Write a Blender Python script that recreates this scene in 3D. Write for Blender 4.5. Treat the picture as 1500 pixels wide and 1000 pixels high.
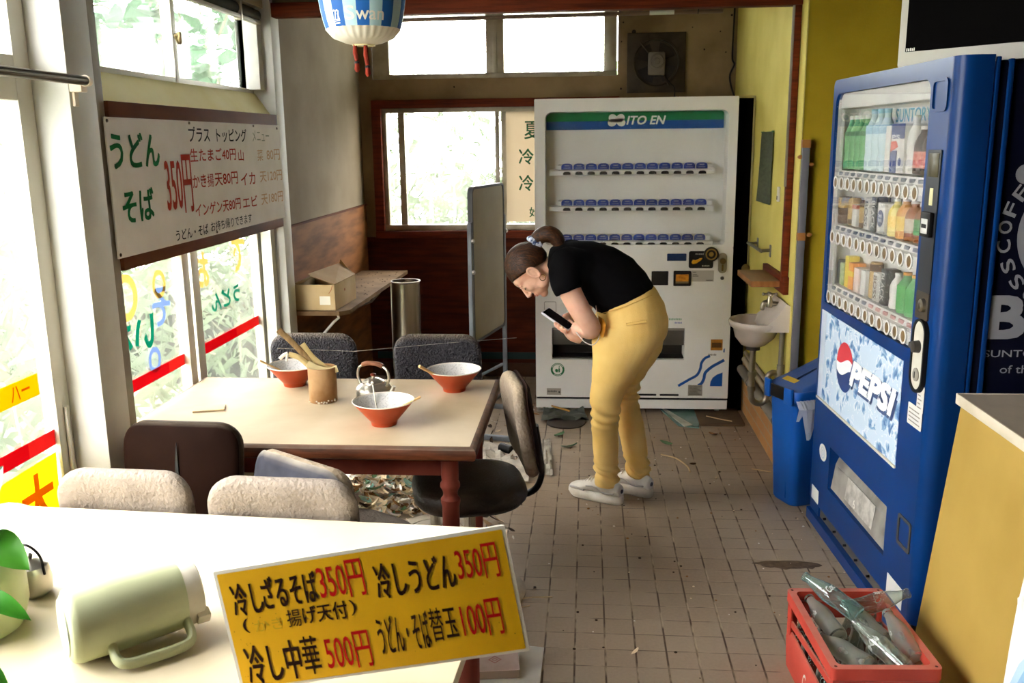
import bpy, bmesh, math, random
from math import sin, cos, pi, radians
from mathutils import Vector, Matrix, Euler, noise
for o in list(bpy.data.objects): bpy.data.objects.remove(o)
SC = bpy.context.scene
COL = SC.collection
# ------------------------------------------------------------------ camera
PITCH, YAW, ROLL, EYE = 0.2145, 0.0830, -0.0124, 1.6437
_F = Vector((-sin(YAW)*cos(PITCH), cos(YAW)*cos(PITCH), -sin(PITCH)))
_R = Vector((cos(YAW), sin(YAW), 0)); _U = _R.cross(_F)
_R2 = _R*cos(ROLL) + _U*sin(ROLL); _U2 = -_R*sin(ROLL) + _U*cos(ROLL)
cd = bpy.data.cameras.new('camera'); cam = bpy.data.objects.new('camera', cd); COL.objects.link(cam)
cam.matrix_world = Matrix(((_R2.x, _U2.x, -_F.x, 0), (_R2.y, _U2.y, -_F.y, 0), (_R2.z, _U2.z, -_F.z, EYE), (0, 0, 0, 1)))
cd.sensor_width = 36.0; cd.lens = 1342.2/1500*36.0; cd.clip_start = .05
cd.dof.use_dof = True; cd.dof.focus_distance = 2.9; cd.dof.aperture_fstop = 8.0
SC.camera = cam
# ------------------------------------------------------------------ sky, sun, exposure
SC.view_settings.view_transform = 'Standard'; SC.view_settings.look = 'None'
SC.view_settings.gamma = 1.0; SC.view_settings.use_curve_mapping = False
SC.view_settings.exposure = 0.35
W = bpy.data.worlds.new('sky'); SC.world = W; W.use_nodes = True
bg = W.node_tree.nodes['Background']; bg.inputs[0].default_value = (1.0, .99, .96, 1); bg.inputs[1].default_value = 25.0
sd = bpy.data.lights.new('sun', 'SUN'); sd.energy = 4.0; sd.angle = radians(2); sd.color = (1, .96, .86)
sun = bpy.data.objects.new('sun', sd); COL.objects.link(sun)
sun.rotation_euler = Vector((-.55, .25, -1)).to_track_quat('-Z', 'Y').to_euler()
SC.cycles.max_bounces = 10; SC.cycles.diffuse_bounces = 6; SC.cycles.transparent_max_bounces = 24
SC.cycles.transmission_bounces = 8; SC.cycles.caustics_refractive = False; SC.cycles.caustics_reflective = False
SC.cycles.sample_clamp_indirect = 8
# ------------------------------------------------------------------ materials
def rgb(h):
    h = h.lstrip('#'); v = [int(h[i:i+2], 16)/255 for i in (0, 2, 4)]
    return tuple(x/12.92 if x <= .04045 else ((x+.055)/1.055)**2.4 for x in v)
MATS = {}
def mat(name, c, c2=None, sc=6.0, rough=.5, metal=0.0, bump=0.0, bsc=60.0, dust=0.0, dustc=(.50, .43, .33), coat=0.0,
        stretch=(1, 1, 1), ramp=(.38, .66), spec=.3, det=4.0, trans=0.0, btype='noise', duststart=.35, sub=0.0):
    if name in MATS: return MATS[name]
    m = bpy.data.materials.new(name); m.use_nodes = True; MATS[name] = m
    N = m.node_tree.nodes; L = m.node_tree.links; bs = N['Principled BSDF']
    bs.inputs['Roughness'].default_value = rough; bs.inputs['Metallic'].default_value = metal
    bs.inputs['Coat Weight'].default_value = coat; bs.inputs['Specular IOR Level'].default_value = spec
    bs.inputs['Transmission Weight'].default_value = trans
    if sub: bs.inputs['Subsurface Weight'].default_value = sub; bs.inputs['Subsurface Radius'].default_value = (.02, .008, .004); bs.inputs['Subsurface Scale'].default_value = .3
    if isinstance(c, str): c = rgb(c)
    if isinstance(c2, str): c2 = rgb(c2)
    if isinstance(dustc, str): dustc = rgb(dustc)
    tc = N.new('ShaderNodeTexCoord'); mp = N.new('ShaderNodeMapping'); mp.inputs['Scale'].default_value = stretch
    L.new(tc.outputs['Object'], mp.inputs[0])
    out = None
    if c2 is not None:
        n = N.new('ShaderNodeTexNoise'); n.inputs['Scale'].default_value = sc; n.inputs['Detail'].default_value = det
        L.new(mp.outputs[0], n.inputs['Vector'])
        r = N.new('ShaderNodeMapRange'); r.inputs[1].default_value = ramp[0]; r.inputs[2].default_value = ramp[1]
        L.new(n.outputs['Fac'], r.inputs[0])
        x = N.new('ShaderNodeMix'); x.data_type = 'RGBA'; x.inputs[6].default_value = (*c, 1); x.inputs[7].default_value = (*c2, 1)
        L.new(r.outputs[0], x.inputs[0]); out = x.outputs[2]
    if dust:
        g = N.new('ShaderNodeNewGeometry'); s = N.new('ShaderNodeSeparateXYZ'); L.new(g.outputs['Normal'], s.inputs[0])
        r = N.new('ShaderNodeMapRange'); r.inputs[1].default_value = duststart-.4; r.inputs[2].default_value = duststart+.4; L.new(s.outputs[2], r.inputs[0])
        n = N.new('ShaderNodeTexNoise'); n.inputs['Scale'].default_value = 14; n.inputs['Detail'].default_value = 6; L.new(tc.outputs['Object'], n.inputs['Vector'])
        q = N.new('ShaderNodeMapRange'); q.inputs[1].default_value = .3; q.inputs[2].default_value = .6; q.inputs[3].default_value = .55; q.inputs[4].default_value = 1
        L.new(n.outputs['Fac'], q.inputs[0])
        k = N.new('ShaderNodeMath'); k.operation = 'MULTIPLY'; L.new(r.outputs[0], k.inputs[0]); L.new(q.outputs[0], k.inputs[1])
        k2 = N.new('ShaderNodeMath'); k2.operation = 'MULTIPLY'; k2.inputs[1].default_value = dust; L.new(k.outputs[0], k2.inputs[0])
        x = N.new('ShaderNodeMix'); x.data_type = 'RGBA'; x.inputs[7].default_value = (*dustc, 1)
        if out: L.new(out, x.inputs[6])
        else: x.inputs[6].default_value = (*c, 1)
        L.new(k2.outputs[0], x.inputs[0]); out = x.outputs[2]
        rr = N.new('ShaderNodeMapRange'); rr.inputs[3].default_value = rough; rr.inputs[4].default_value = max(rough, .9); L.new(k2.outputs[0], rr.inputs[0]); L.new(rr.outputs[0], bs.inputs['Roughness'])
    if out: L.new(out, bs.inputs['Base Color'])
    else: bs.inputs['Base Color'].default_value = (*c, 1)
    if bump:
        if btype == 'voronoi':
            n = N.new('ShaderNodeTexVoronoi'); n.inputs['Scale'].default_value = bsc; o_ = n.outputs['Distance']
        else:
            n = N.new('ShaderNodeTexNoise'); n.inputs['Scale'].default_value = bsc; n.inputs['Detail'].default_value = 3; o_ = n.outputs['Fac']
        L.new(mp.outputs[0], n.inputs['Vector'])
        b = N.new('ShaderNodeBump'); b.inputs['Strength'].default_value = min(bump, 1.0); b.inputs['Distance'].default_value = .004*max(1, bump)
        L.new(o_, b.inputs['Height']); L.new(b.outputs[0], bs.inputs['Normal'])
    return m
def glassmat(name, col=(1, 1, 1), gloss=.08, rough=0.0, haze=0.0, hazec=(.9, .9, .85), rim=0.0):
    """thin clear sheet: see-through with a faint reflection and an even film of dirt"""
    if name in MATS: return MATS[name]
    m = bpy.data.materials.new(name); m.use_nodes = True; MATS[name] = m
    N = m.node_tree.nodes; L = m.node_tree.links; N.remove(N['Principled BSDF']); out = N['Material Output']
    t = N.new('ShaderNodeBsdfTransparent'); t.inputs[0].default_value = (*col, 1)
    g = N.new('ShaderNodeBsdfGlossy'); g.inputs['Roughness'].default_value = rough
    f = N.new('ShaderNodeLayerWeight'); f.inputs[0].default_value = .25
    k = N.new('ShaderNodeMath'); k.operation = 'MULTIPLY_ADD'; k.inputs[1].default_value = .3; k.inputs[2].default_value = gloss*.5; k.use_clamp = True
    L.new(f.outputs['Fresnel'], k.inputs[0])
    a = N.new('ShaderNodeMixShader'); L.new(k.outputs[0], a.inputs[0]); L.new(t.outputs[0], a.inputs[1]); L.new(g.outputs[0], a.inputs[2])
    last = a
    if haze:
        d = N.new('ShaderNodeBsdfDiffuse'); d.inputs[0].default_value = (*hazec, 1)
        tl = N.new('ShaderNodeBsdfTranslucent'); tl.inputs[0].default_value = (*hazec, 1)
        dm = N.new('ShaderNodeMixShader'); dm.inputs[0].default_value = .5; L.new(d.outputs[0], dm.inputs[1]); L.new(tl.outputs[0], dm.inputs[2])
        b = N.new('ShaderNodeMixShader'); b.inputs[0].default_value = haze
        if rim:      # a film of dust reads denser where the glass is met edge on
            w = N.new('ShaderNodeLayerWeight'); w.inputs[0].default_value = .5; q = N.new('ShaderNodeMath'); q.operation = 'MULTIPLY_ADD'; q.use_clamp = True; q.inputs[1].default_value = rim; q.inputs[2].default_value = haze; L.new(w.outputs['Facing'], q.inputs[0]); L.new(q.outputs[0], b.inputs[0])
        L.new(a.outputs[0], b.inputs[1]); L.new(dm.outputs[0], b.inputs[2]); last = b
    L.new(last.outputs[0], out.inputs['Surface'])
    return m
# ------------------------------------------------------------------ mesh builder
def frame(o, ux, uy):
    ux = Vector(ux).normalized(); uy = Vector(uy); uy = (uy-ux*uy.dot(ux)).normalized(); n = ux.cross(uy); o = Vector(o)
    return Matrix(((ux.x, uy.x, n.x, o.x), (ux.y, uy.y, n.y, o.y), (ux.z, uy.z, n.z, o.z), (0, 0, 0, 1)))
def T(x=0, y=0, z=0): return Matrix.Translation((x, y, z))
def R(ax, deg): return Matrix.Rotation(radians(deg), 4, ax)
I4 = Matrix.Identity(4)
class B:
    def __init__(s): s.bm = bmesh.new(); s.M = I4.copy(); s.mi = 0
    def _v(s, p): return s.bm.verts.new(s.M @ Vector(p))
    def _f(s, vs):
        try: f = s.bm.faces.new(vs); f.material_index = s.mi; return f
        except ValueError: return None
    def box(s, x0, x1, y0, y1, z0, z1, bev=0.0, seg=2, M=None):
        t = bmesh.new(); bmesh.ops.create_cube(t, size=1.0)
        for v in t.verts: v.co = Vector(((x0+x1)/2+v.co.x*(x1-x0), (y0+y1)/2+v.co.y*(y1-y0), (z0+z1)/2+v.co.z*(z1-z0)))
        if bev: bmesh.ops.bevel(t, geom=t.edges[:], offset=bev, segments=seg, affect='EDGES', profile=.5)
        s.add(t, M); return s
    def add(s, t, M=None):
        M = s.M if M is None else s.M @ M
        d = {v: s.bm.verts.new(M @ v.co) for v in t.verts}
        for f in t.faces: s._f([d[v] for v in f.verts])
        t.free(); return s
    def quad(s, a, b, c, d): s._f([s._v(p) for p in (a, b, c, d)]); return s
    def rings(s, rings, cap0=True, cap1=True, closed=True):
        vs = [[s._v(p) for p in r] for r in rings]; n = len(vs[0])
        for a, b in zip(vs, vs[1:]):
            for i in range(n if closed else n-1):
                j = (i+1) % n; s._f([a[i], a[j], b[j], b[i]])
        if cap0: s._f(list(reversed(vs[0])))
        if cap1: s._f(vs[-1])
        return s
    def lathe(s, prof, n=32, M=None, cap0=True, cap1=True):
        old = s.M; s.M = old if M is None else old @ M
        s.rings([[Vector((r*cos(2*pi*i/n), r*sin(2*pi*i/n), z)) for i in range(n)] for r, z in prof], cap0, cap1); s.M = old; return s
    def cyl(s, p0, p1, r0, r1=None, n=16):
        r1 = r0 if r1 is None else r1
        return s.tube([p0, p1], [r0, r1], n)
    def tube(s, pts, r, n=8, closed=False, flat=None, up=None):
        pts = [Vector(p) for p in pts]; k = len(pts); rs = r if isinstance(r, (list, tuple)) else [r]*k
        u = None; rings = []
        for i, p in enumerate(pts):
            if closed: t = pts[(i+1) % k]-pts[i-1]
            else: t = pts[min(i+1, k-1)]-pts[max(i-1, 0)]
            if t.length < 1e-9: t = Vector((0, 0, 1))
            t.normalize()
            if u is None:
                u = Vector(up) if up else (Vector((0, 0, 1)) if abs(t.z) < .9 else Vector((1, 0, 0)))
            u = (u-t*u.dot(t)).normalized(); w = t.cross(u)
            f = flat if flat else 1.0
            rings.append([p+(u*cos(2*pi*j/n)*f+w*sin(2*pi*j/n))*rs[i] for j in range(n)])
        if closed: rings.append(rings[0]); return s.rings(rings, False, False)
        return s.rings(rings)
    def prism(s, poly, z0, z1, M=None):
        old = s.M; s.M = old if M is None else old @ M
        s.rings([[Vector((x, y, z0)) for x, y in poly], [Vector((x, y, z1)) for x, y in poly]]); s.M = old; return s
    def poly(s, pts, M=None):
        old = s.M; s.M = old if M is None else old @ M
        s._f([s._v(p if len(p) == 3 else (*p, 0)) for p in pts]); s.M = old; return s
    def disc(s, r, z=0, n=24, M=None, rx=None):
        return s.poly([((rx or r)*cos(2*pi*i/n), r*sin(2*pi*i/n), z) for i in range(n)], M)
    def ring(s, r0, r1, z=0, n=32, M=None):
        old = s.M; s.M = old if M is None else old @ M
        s.rings([[Vector((q*cos(2*pi*i/n), q*sin(2*pi*i/n), z)) for i in range(n)] for q in (r1, r0)], False, False); s.M = old; return s
    def sphere(s, c, r, n=16, m=10, M=None):
        r = (r, r, r) if not isinstance(r, (tuple, list)) else r
        t = bmesh.new(); bmesh.ops.create_uvsphere(t, u_segments=n, v_segments=m, radius=1)
        for v in t.verts: v.co = Vector((c[0]+v.co.x*r[0], c[1]+v.co.y*r[1], c[2]+v.co.z*r[2]))
        return s.add(t, M)
    def text(s, body, x0, x1, y0, y1, M=None, bold=.02, shear=0.0, off=0.0):
        c = bpy.data.curves.new('t', 'FONT'); c.body = body; c.resolution_u = 3; c.offset = off; c.shear = shear
        o = bpy.data.objects.new('t', c); COL.objects.link(o); dg = bpy.context.evaluated_depsgraph_get(); dg.update()
        me = bpy.data.meshes.new_from_object(o.evaluated_get(dg))
        xs = [v.co.x for v in me.vertices]; ys = [v.co.y for v in me.vertices]
        a, b_, e, f = min(xs), max(xs), min(ys), max(ys); old = s.M; s.M = old if M is None else old @ M
        k = bold*.62*min(y1-y0, 1.25*(x1-x0)/max(1, len(body))); h = abs(y1-y0)*.0008; sx = (x1-x0-2*k)/(b_-a); sy = (y1-y0-2*k)/max(f-e, 1e-6)     # heavier strokes: the glyphs struck again a hair's breadth away
        for j, (dx, dy) in enumerate(((0, 0), (-1, -1), (1, 1), (-1, 1), (1, -1)) if k > 1e-5 else ((0, 0),)):
            vs = [s._v((x0+k+(v.co.x-a)*sx+dx*k, y0+k+(v.co.y-e)*sy+dy*k, j*h)) for v in me.vertices]
            for p in me.polygons: s._f([vs[i] for i in p.vertices])
        s.M = old; bpy.data.objects.remove(o); bpy.data.curves.remove(c); bpy.data.meshes.remove(me); return s
    def marks(s, x0, x1, y0, y1, M=None, n=6):      # print too small to read: a row of short strokes
        w = (x1-x0)/n
        for i in range(n): s.poly([(x0+w*i, y0), (x0+w*(i+.62), y0), (x0+w*(i+.62), y1-(y1-y0)*.2*(i % 2)), (x0+w*i, y1)], M)
        return s
    def mesh(s, name, mats, smooth=True, angle=35):
        bmesh.ops.remove_doubles(s.bm, verts=s.bm.verts, dist=1e-6)
        bmesh.ops.recalc_face_normals(s.bm, faces=s.bm.faces)
        me = bpy.data.meshes.new(name); s.bm.to_mesh(me); s.bm.free()
        for m in (mats if isinstance(mats, (list, tuple)) else [mats]): me.materials.append(m)
        if smooth:
            me.polygons.foreach_set('use_smooth', [True]*len(me.polygons)); me.set_sharp_from_angle(angle=radians(angle))
        return me
    def obj(s, name, mats, parent=None, smooth=True, angle=35, label=None):
        o = bpy.data.objects.new(name, s.mesh(name, mats, smooth, angle)); COL.objects.link(o)
        if parent: o.parent = parent
        if label: o['label'] = label
        return o
def rrect(x0, x1, y0, y1, r, n=5):
    rs = r if isinstance(r, (tuple, list)) else (r,)*4; pts = []
    for (cx, cy, a, q) in ((x1-rs[0], y0+rs[0], -90, rs[0]), (x1-rs[1], y1-rs[1], 0, rs[1]), (x0+rs[2], y1-rs[2], 90, rs[2]), (x0+rs[3], y0+rs[3], 180, rs[3])):
        for i in range(n+1):
            t = radians(a+90*i/n); pts.append((cx+q*cos(t), cy+q*sin(t)))
    return pts
def tag(o, label, cat, group=None, kind=None):
    o['label'] = label; o['category'] = cat
    if group: o['group'] = group
    if kind: o['kind'] = kind
    return o
def thing(name, label, cat, loc=(0, 0, 0), rz=0.0, group=None, rot=None):
    o = bpy.data.objects.new(name, None); COL.objects.link(o); o.location = loc; o.rotation_euler = rot if rot else (0, 0, rz); o.empty_display_size = .05
    return tag(o, label, cat, group)
def struct(o, label=None, cat=None):
    o['kind'] = 'structure'
    if label: o['label'] = label
    if cat: o['category'] = cat
    return o
def dup(root, loc=None, rot=None, label=None, group=None):
    r = root.copy(); COL.objects.link(r)
    if loc: r.location = loc
    if rot is not None: r.rotation_euler = rot
    if label: r['label'] = label
    if group: r['group'] = group
    for ch in list(root.children):
        c = ch.copy(); COL.objects.link(c); c.parent = r
        for g in list(ch.children):
            d = g.copy(); COL.objects.link(d); d.parent = c
    return r
def crow(*p):
    """Catmull-Rom resample of a polyline"""
    p = [Vector(q) for q in p]; out = []
    q = [p[0]*2-p[1]]+p+[p[-1]*2-p[-2]]
    for i in range(1, len(q)-2):
        a, b, c, d = q[i-1:i+3]
        for k in range(6):
            t = k/6; out.append(.5*((2*b)+(c-a)*t+(2*a-5*b+4*c-d)*t*t+(3*b-a-3*c+d)*t**3))
    out.append(p[-1]); return out
WZ = lambda o: frame(o, (1, 0, 0), (0, 0, 1))     # a vertical sheet that faces the camera end of the room
RND = random.Random(7)
# ================================================================== the room
plaster = mat('plaster_beige', '#7d6f58', '#716249', sc=3, rough=.9, bump=.25, bsc=180)
plaster_b = mat('plaster_back', '#9c8665', '#6f5b3f', sc=2.2, rough=.9, bump=.25, bsc=180)
yellow = mat('yellow_paint', '#dfd071', '#d5c562', sc=4, rough=.75, bump=.2, bsc=120)
yellow_d = mat('yellow_paint_shaded', '#b3981c', '#a68a14', sc=4, rough=.75, bump=.2, bsc=120)  # same yellow, with the shade of the camera-facing wall put into its colour
cream = mat('cream_paint', '#d9d8d2', '#cccac2', sc=5, rough=.6, bump=.1)
greyp = mat('grey_paint', '#8f8676', '#776d5d', sc=7, rough=.6, bump=.1)
wood_red = mat('wood_red', '#6d2c13', '#4e1d0b', sc=5, rough=.6, stretch=(1, 1, 14), spec=.15)
wood_dk = mat('wood_dark', '#5e3317', '#45220e', sc=5, rough=.75, stretch=(1, .6, 1), spec=.08)
ply_l = mat('plywood_lit', '#7c5029', '#553417', sc=3, rough=.7, spec=.12, stretch=(1, 1, 6))
ply_r = mat('plywood_red', '#56220d', '#3c1608', sc=4, rough=.65, spec=.12, stretch=(1, 1, 9))
alu = mat('aluminium', '#b4ab98', '#9c927e', sc=9, rough=.42, metal=.55)
alu_w = mat('aluminium_white', '#d9d4c6', rough=.45, metal=.2)
white = mat('white_plain', '#e8e4da', rough=.5)
black = mat('black_plain', '#0c0b0b', rough=.5)
darkbrown = mat('dark_brown', '#1d130c', rough=.8)  # plain dark brown for the specks on the back wall
steel = mat('steel', '#b9b6ae', rough=.28, metal=1.0)
paneglass = glassmat('window_glass', gloss=.06, haze=.05)

# floor: square quarry tiles on a 10 cm grid, drawn by the material
m = bpy.data.materials.new('floor_tiles'); m.use_nodes = True
N = m.node_tree.nodes; L = m.node_tree.links; bs = N['Principled BSDF']; bs.inputs['Roughness'].default_value = .62
tc = N.new('ShaderNodeTexCoord'); sp = N.new('ShaderNodeSeparateXYZ'); L.new(tc.outputs['Object'], sp.inputs[0])
def mth(op, a, b=None, c=None):
    k = N.new('ShaderNodeMath'); k.operation = op
    for i, x in enumerate((a, b, c)):
        if x is None: continue
        if isinstance(x, (int, float)): k.inputs[i].default_value = x
        else: L.new(x, k.inputs[i])
    return k.outputs[0]
ux = mth('MULTIPLY', mth('ADD', sp.outputs[0], 10.1324), 10.0); uy = mth('MULTIPLY', mth('ADD', sp.outputs[1], 10.0-.0598), 10.0)
ex = mth('ABSOLUTE', mth('SUBTRACT', mth('FRACT', mth('ADD', ux, .5)), .5)); ey = mth('ABSOLUTE', mth('SUBTRACT', mth('FRACT', mth('ADD', uy, .5)), .5))
def soft(x, lo, hi):
    r = N.new('ShaderNodeMapRange'); r.inputs[1].default_value = lo; r.inputs[2].default_value = hi; r.inputs[3].default_value = 1; r.inputs[4].default_value = 0; L.new(x, r.inputs[0]); return r.outputs[0]
gx = soft(ex, .018, .042); gy = mth('MULTIPLY', soft(ey, .012, .03), .75); gr = mth('MAXIMUM', gx, gy)
cb = N.new('ShaderNodeCombineXYZ'); L.new(mth('FLOOR', ux), cb.inputs[0]); L.new(mth('FLOOR', uy), cb.inputs[1])
wn = N.new('ShaderNodeTexWhiteNoise'); L.new(cb.outputs[0], wn.inputs['Vector'])
n1 = N.new('ShaderNodeTexNoise'); n1.inputs['Scale'].default_value = 1.7; n1.inputs['Detail'].default_value = 6; L.new(tc.outputs['Object'], n1.inputs['Vector'])
n2 = N.new('ShaderNodeTexNoise'); n2.inputs['Scale'].default_value = 90; n2.inputs['Detail'].default_value = 3; L.new(tc.outputs['Object'], n2.inputs['Vector'])
def mixc(f, a, b):
    x = N.new('ShaderNodeMix'); x.data_type = 'RGBA'
    L.new(f, x.inputs[0]) if not isinstance(f, (int, float)) else None
    for i, v in ((6, a), (7, b)):
        if isinstance(v, tuple): x.inputs[i].default_value = (*v, 1)
        else: L.new(v, x.inputs[i])
    return x.outputs[2]
tile = mixc(mth('MULTIPLY', wn.outputs['Value'], .5), rgb('#9d8b76'), rgb('#8e7c67'))
dr = N.new('ShaderNodeMapRange'); dr.inputs[1].default_value = .42; dr.inputs[2].default_value = .68; L.new(n1.outputs['Fac'], dr.inputs[0])
tile = mixc(mth('MULTIPLY', dr.outputs[0], .55), tile, rgb('#8a735d'))
tile = mixc(mth('MULTIPLY', mth('SUBTRACT', n2.outputs['Fac'], .35), .5), tile, rgb('#b7a48d'))
n3 = N.new('ShaderNodeTexNoise'); n3.inputs['Scale'].default_value = 9; n3.inputs['Detail'].default_value = 2; L.new(tc.outputs['Object'], n3.inputs['Vector'])
gcol = mixc(soft(n3.outputs['Fac'], .45, .62), rgb('#a08d74'), rgb('#4a3320'))
L.new(mixc(gr, tile, gcol), bs.inputs['Base Color'])
bp = N.new('ShaderNodeBump'); bp.inputs['Strength'].default_value = .5; bp.inputs['Distance'].default_value = .002; L.new(mth('ADD', mth('SUBTRACT', 1, gr), mth('MULTIPLY', n2.outputs['Fac'], .25)), bp.inputs['Height']); L.new(bp.outputs[0], bs.inputs['Normal'])
b = B(); b.box(-1.66, 3.2, -3.2, 6.36, -.12, 0); struct(b.obj('floor', m, smooth=False), 'floor of small square dusty brown tiles', 'floor')
b = B(); b.box(-1.9, 3.4, -3.4, 6.6, 2.62, 2.74); b.box(-1.9, 3.4, 6.6, 7.25, 2.575, 2.70); struct(b.obj('ceiling', mat('ceiling_board', '#6a5c46', rough=.9), smooth=False), 'dim ceiling', 'ceiling')

# left side: window band, two piers, then plastered wall
b = B(); b.box(-1.66, -1.50, 2.64, 2.79, 0, 2.62, .004); b.mi = 1; b.box(-1.66, -1.512, 2.79, 2.855, 0, 2.62, .003)
struct(b.obj('trim_1', [cream, greyp]), 'cream painted pier between the near window and the menu sign', 'pier')
b = B(); b.box(-1.66, -1.50, 4.46, 4.575, 0, 2.62, .004)
struct(b.obj('trim_2', cream), 'cream painted pier at the far end of the menu sign', 'pier')
b = B(); b.box(-1.70, -1.55, 4.575, 6.50, 0, 2.62); struct(b.obj('wall_left', plaster, smooth=False), 'beige plaster wall left of the back window', 'wall')
b = B(); b.box(-1.70, -1.53, 2.855, 4.46, 0, .33); b.box(-1.70, -1.56, 2.855, 4.46, 2.36, 2.62); b.box(-1.70, -1.58, -3.2, 2.64, 0, .06); b.box(-1.70, -1.58, -3.2, 2.64, 2.4, 2.62); b.box(-1.70, -1.58, -3.2, .90, .06, 2.4)
struct(b.obj('wall_window_side', plaster, smooth=False), 'low wall and lintel of the window side', 'wall')
b = B(); b.box(-1.548, -1.54, 4.58, 6.355, .02, 1.222); b.mi = 1; b.box(-1.549, -1.532, 4.58, 6.355, 1.222, 1.232)
struct(b.obj('trim_3', [ply_l, wood_dk], smooth=False), 'scuffed brown plywood wainscot on the left wall', 'wainscot')
b = B(); b.box(-1.56, -1.50, 2.856, 4.459, 1.735, 1.785, .002); b.box(-1.56, -1.50, 2.856, 4.459, 1.248, 1.292, .002)
struct(b.obj('trim_4', wood_dk), 'brown battens above and below the menu sign', 'batten')
b = B(); b.rings([[Vector((x, y, z)) for x, z in ((-1.62, 1.785), (-1.53, 1.785), (-1.60, 1.885), (-1.64, 1.885))] for y in (2.856, 4.459)])
struct(b.obj('trim_5', mat('cream_yellow', '#f6eebc', '#ede2a0', sc=4, rough=.5), smooth=False), 'pale yellow sloped sill under the upper left window', 'sill')
b = B(); b.box(-1.60, -1.555, 2.856, 4.459, 1.292, 1.735)
struct(b.obj('trim_6', plaster, smooth=False), 'boarding behind the menu sign', 'boarding')

def pane(x0, x1, y0, y1, z0, z1, parent, name='pane', m_=None):
    b = B(); b.box(x0, x1, y0, y1, z0, z1); return b.obj(name, m_ or paneglass, parent, smooth=False)
# near left window (full height sliding doors running past the camera)
b = B()
for y0, y1 in ((2.565, 2.64), (1.72, 1.80), (.88, .96)):
    b.box(-1.655, -1.61, y0, y1, .06, 2.40, .004)
for z0, z1 in ((.06, .15), (1.775, 1.90), (2.32, 2.40)): b.box(-1.652, -1.612, .90, 2.64, z0, z1, .004)
b.box(-1.61, -1.60, 2.60, 2.615, .62, .86, .002)
f = struct(b.obj('window_1', alu_w), 'tall sliding window at the left edge, red tape band across its glass', 'window')
ys = [.9, 1.76, 2.60]
for a, c in zip(ys, ys[1:]):
    pane(-1.633, -1.628, a, c, .1, 1.8, f); pane(-1.633, -1.628, a, c, 1.88, 2.36, f)
red = mat('red_tape', '#d8283a', '#c81f30', sc=8, rough=.45); redl = mat('red_tape_faded', '#e0484c', rough=.45)
stick_y = mat('yellow_film', '#f4d416', rough=.5); stick_o = mat('orange_film', '#f08a1c', rough=.5)
# the films on the glass let daylight through
def film(name, c, t=.55):
    if name in MATS: return MATS[name]
    mm = bpy.data.materials.new(name); mm.use_nodes = True; MATS[name] = mm; n_ = mm.node_tree.nodes; l_ = mm.node_tree.links; n_.remove(n_['Principled BSDF'])
    d_ = n_.new('ShaderNodeBsdfDiffuse'); d_.inputs[0].default_value = (*rgb(c), 1); t_ = n_.new('ShaderNodeBsdfTranslucent'); t_.inputs[0].default_value = (*rgb(c), 1)
    x_ = n_.new('ShaderNodeMixShader'); x_.inputs[0].default_value = t; l_.new(d_.outputs[0], x_.inputs[1]); l_.new(t_.outputs[0], x_.inputs[2]); l_.new(x_.outputs[0], n_['Material Output'].inputs[0]); return mm
XG = -1.626
LW = lambda y, z, x=XG: frame((x, y, z), (0, 1, 0), (0, 0, 1))
b = B(); b.box(XG, XG+.0008, 1.80, 2.43, .752, .80); b.mi = 1; b.box(XG, XG+.0008, 2.43, 2.565, .752, .80)
b.obj('red_band', [film('film_red', '#d21f33', .4), film('film_red_faded', '#dc4444', .4)], f, smooth=False)
b = B(); b.box(XG, XG+.0008, 2.10, 2.515, .925, .99); b.poly([(2.10, .45), (2.545, .45), (2.56, .73), (2.30, .725), (2.2, .70), (2.10, .70)], frame((XG+.001, 0, 0), (0, 1, 0), (0, 0, 1)))
b.obj('yellow_sticker', film('film_yellow', '#fbe30c', .25), f, smooth=False)
b = B(); b.text('大', 2.36, 2.53, .52, .70, LW(0, 0, XG+.002), 0, 0, .03); b.text('ハー', 2.38, 2.47, .935, .98, LW(0, 0, XG+.002), 0, 0, .01)
b.obj('sticker_lettering', film('film_orange', '#e87a10', .3), f, smooth=False)
# upper left window
b = B()
for y0, y1, x in ((2.856, 2.89, 0), (3.60, 3.635, .012), (3.64, 3.675, -.01), (4.40, 4.455, 0)): b.box(-1.655+x, -1.615+x, y0, y1, 1.885, 2.36, .003)
b.box(-1.655, -1.605, 2.856, 4.459, 1.885, 1.905, .003); b.box(-1.655, -1.605, 2.856, 4.459, 2.33, 2.36, .003)
f = struct(b.obj('window_2', alu_w), 'upper left sliding window above the menu sign', 'window')
pane(-1.632, -1.627, 2.87, 3.62, 1.90, 2.34, f); pane(-1.642, -1.637, 3.65, 4.42, 1.90, 2.34, f)
b = B(); b.lathe([(.011, 0), (.011, .012), (.006, .014)], 12, frame((-1.6, 3.615, 2.06), (0, 1, 0), (0, 0, 1))); b.box(-1.592, -1.575, 3.608, 3.622, 2.03, 2.075, .003); b.tube([(-1.588, 3.59, 2.06), (-1.583, 3.60, 2.03), (-1.588, 3.62, 2.035)], .004)
b.obj('latch', mat('brass_dull', '#7a6a48', rough=.4, metal=.8), f)
b = B(); b.box(-1.655, -1.55, 4.40, 4.459, 1.90, 2.40, .002); b.obj('window_jamb', cream, f)
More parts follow.
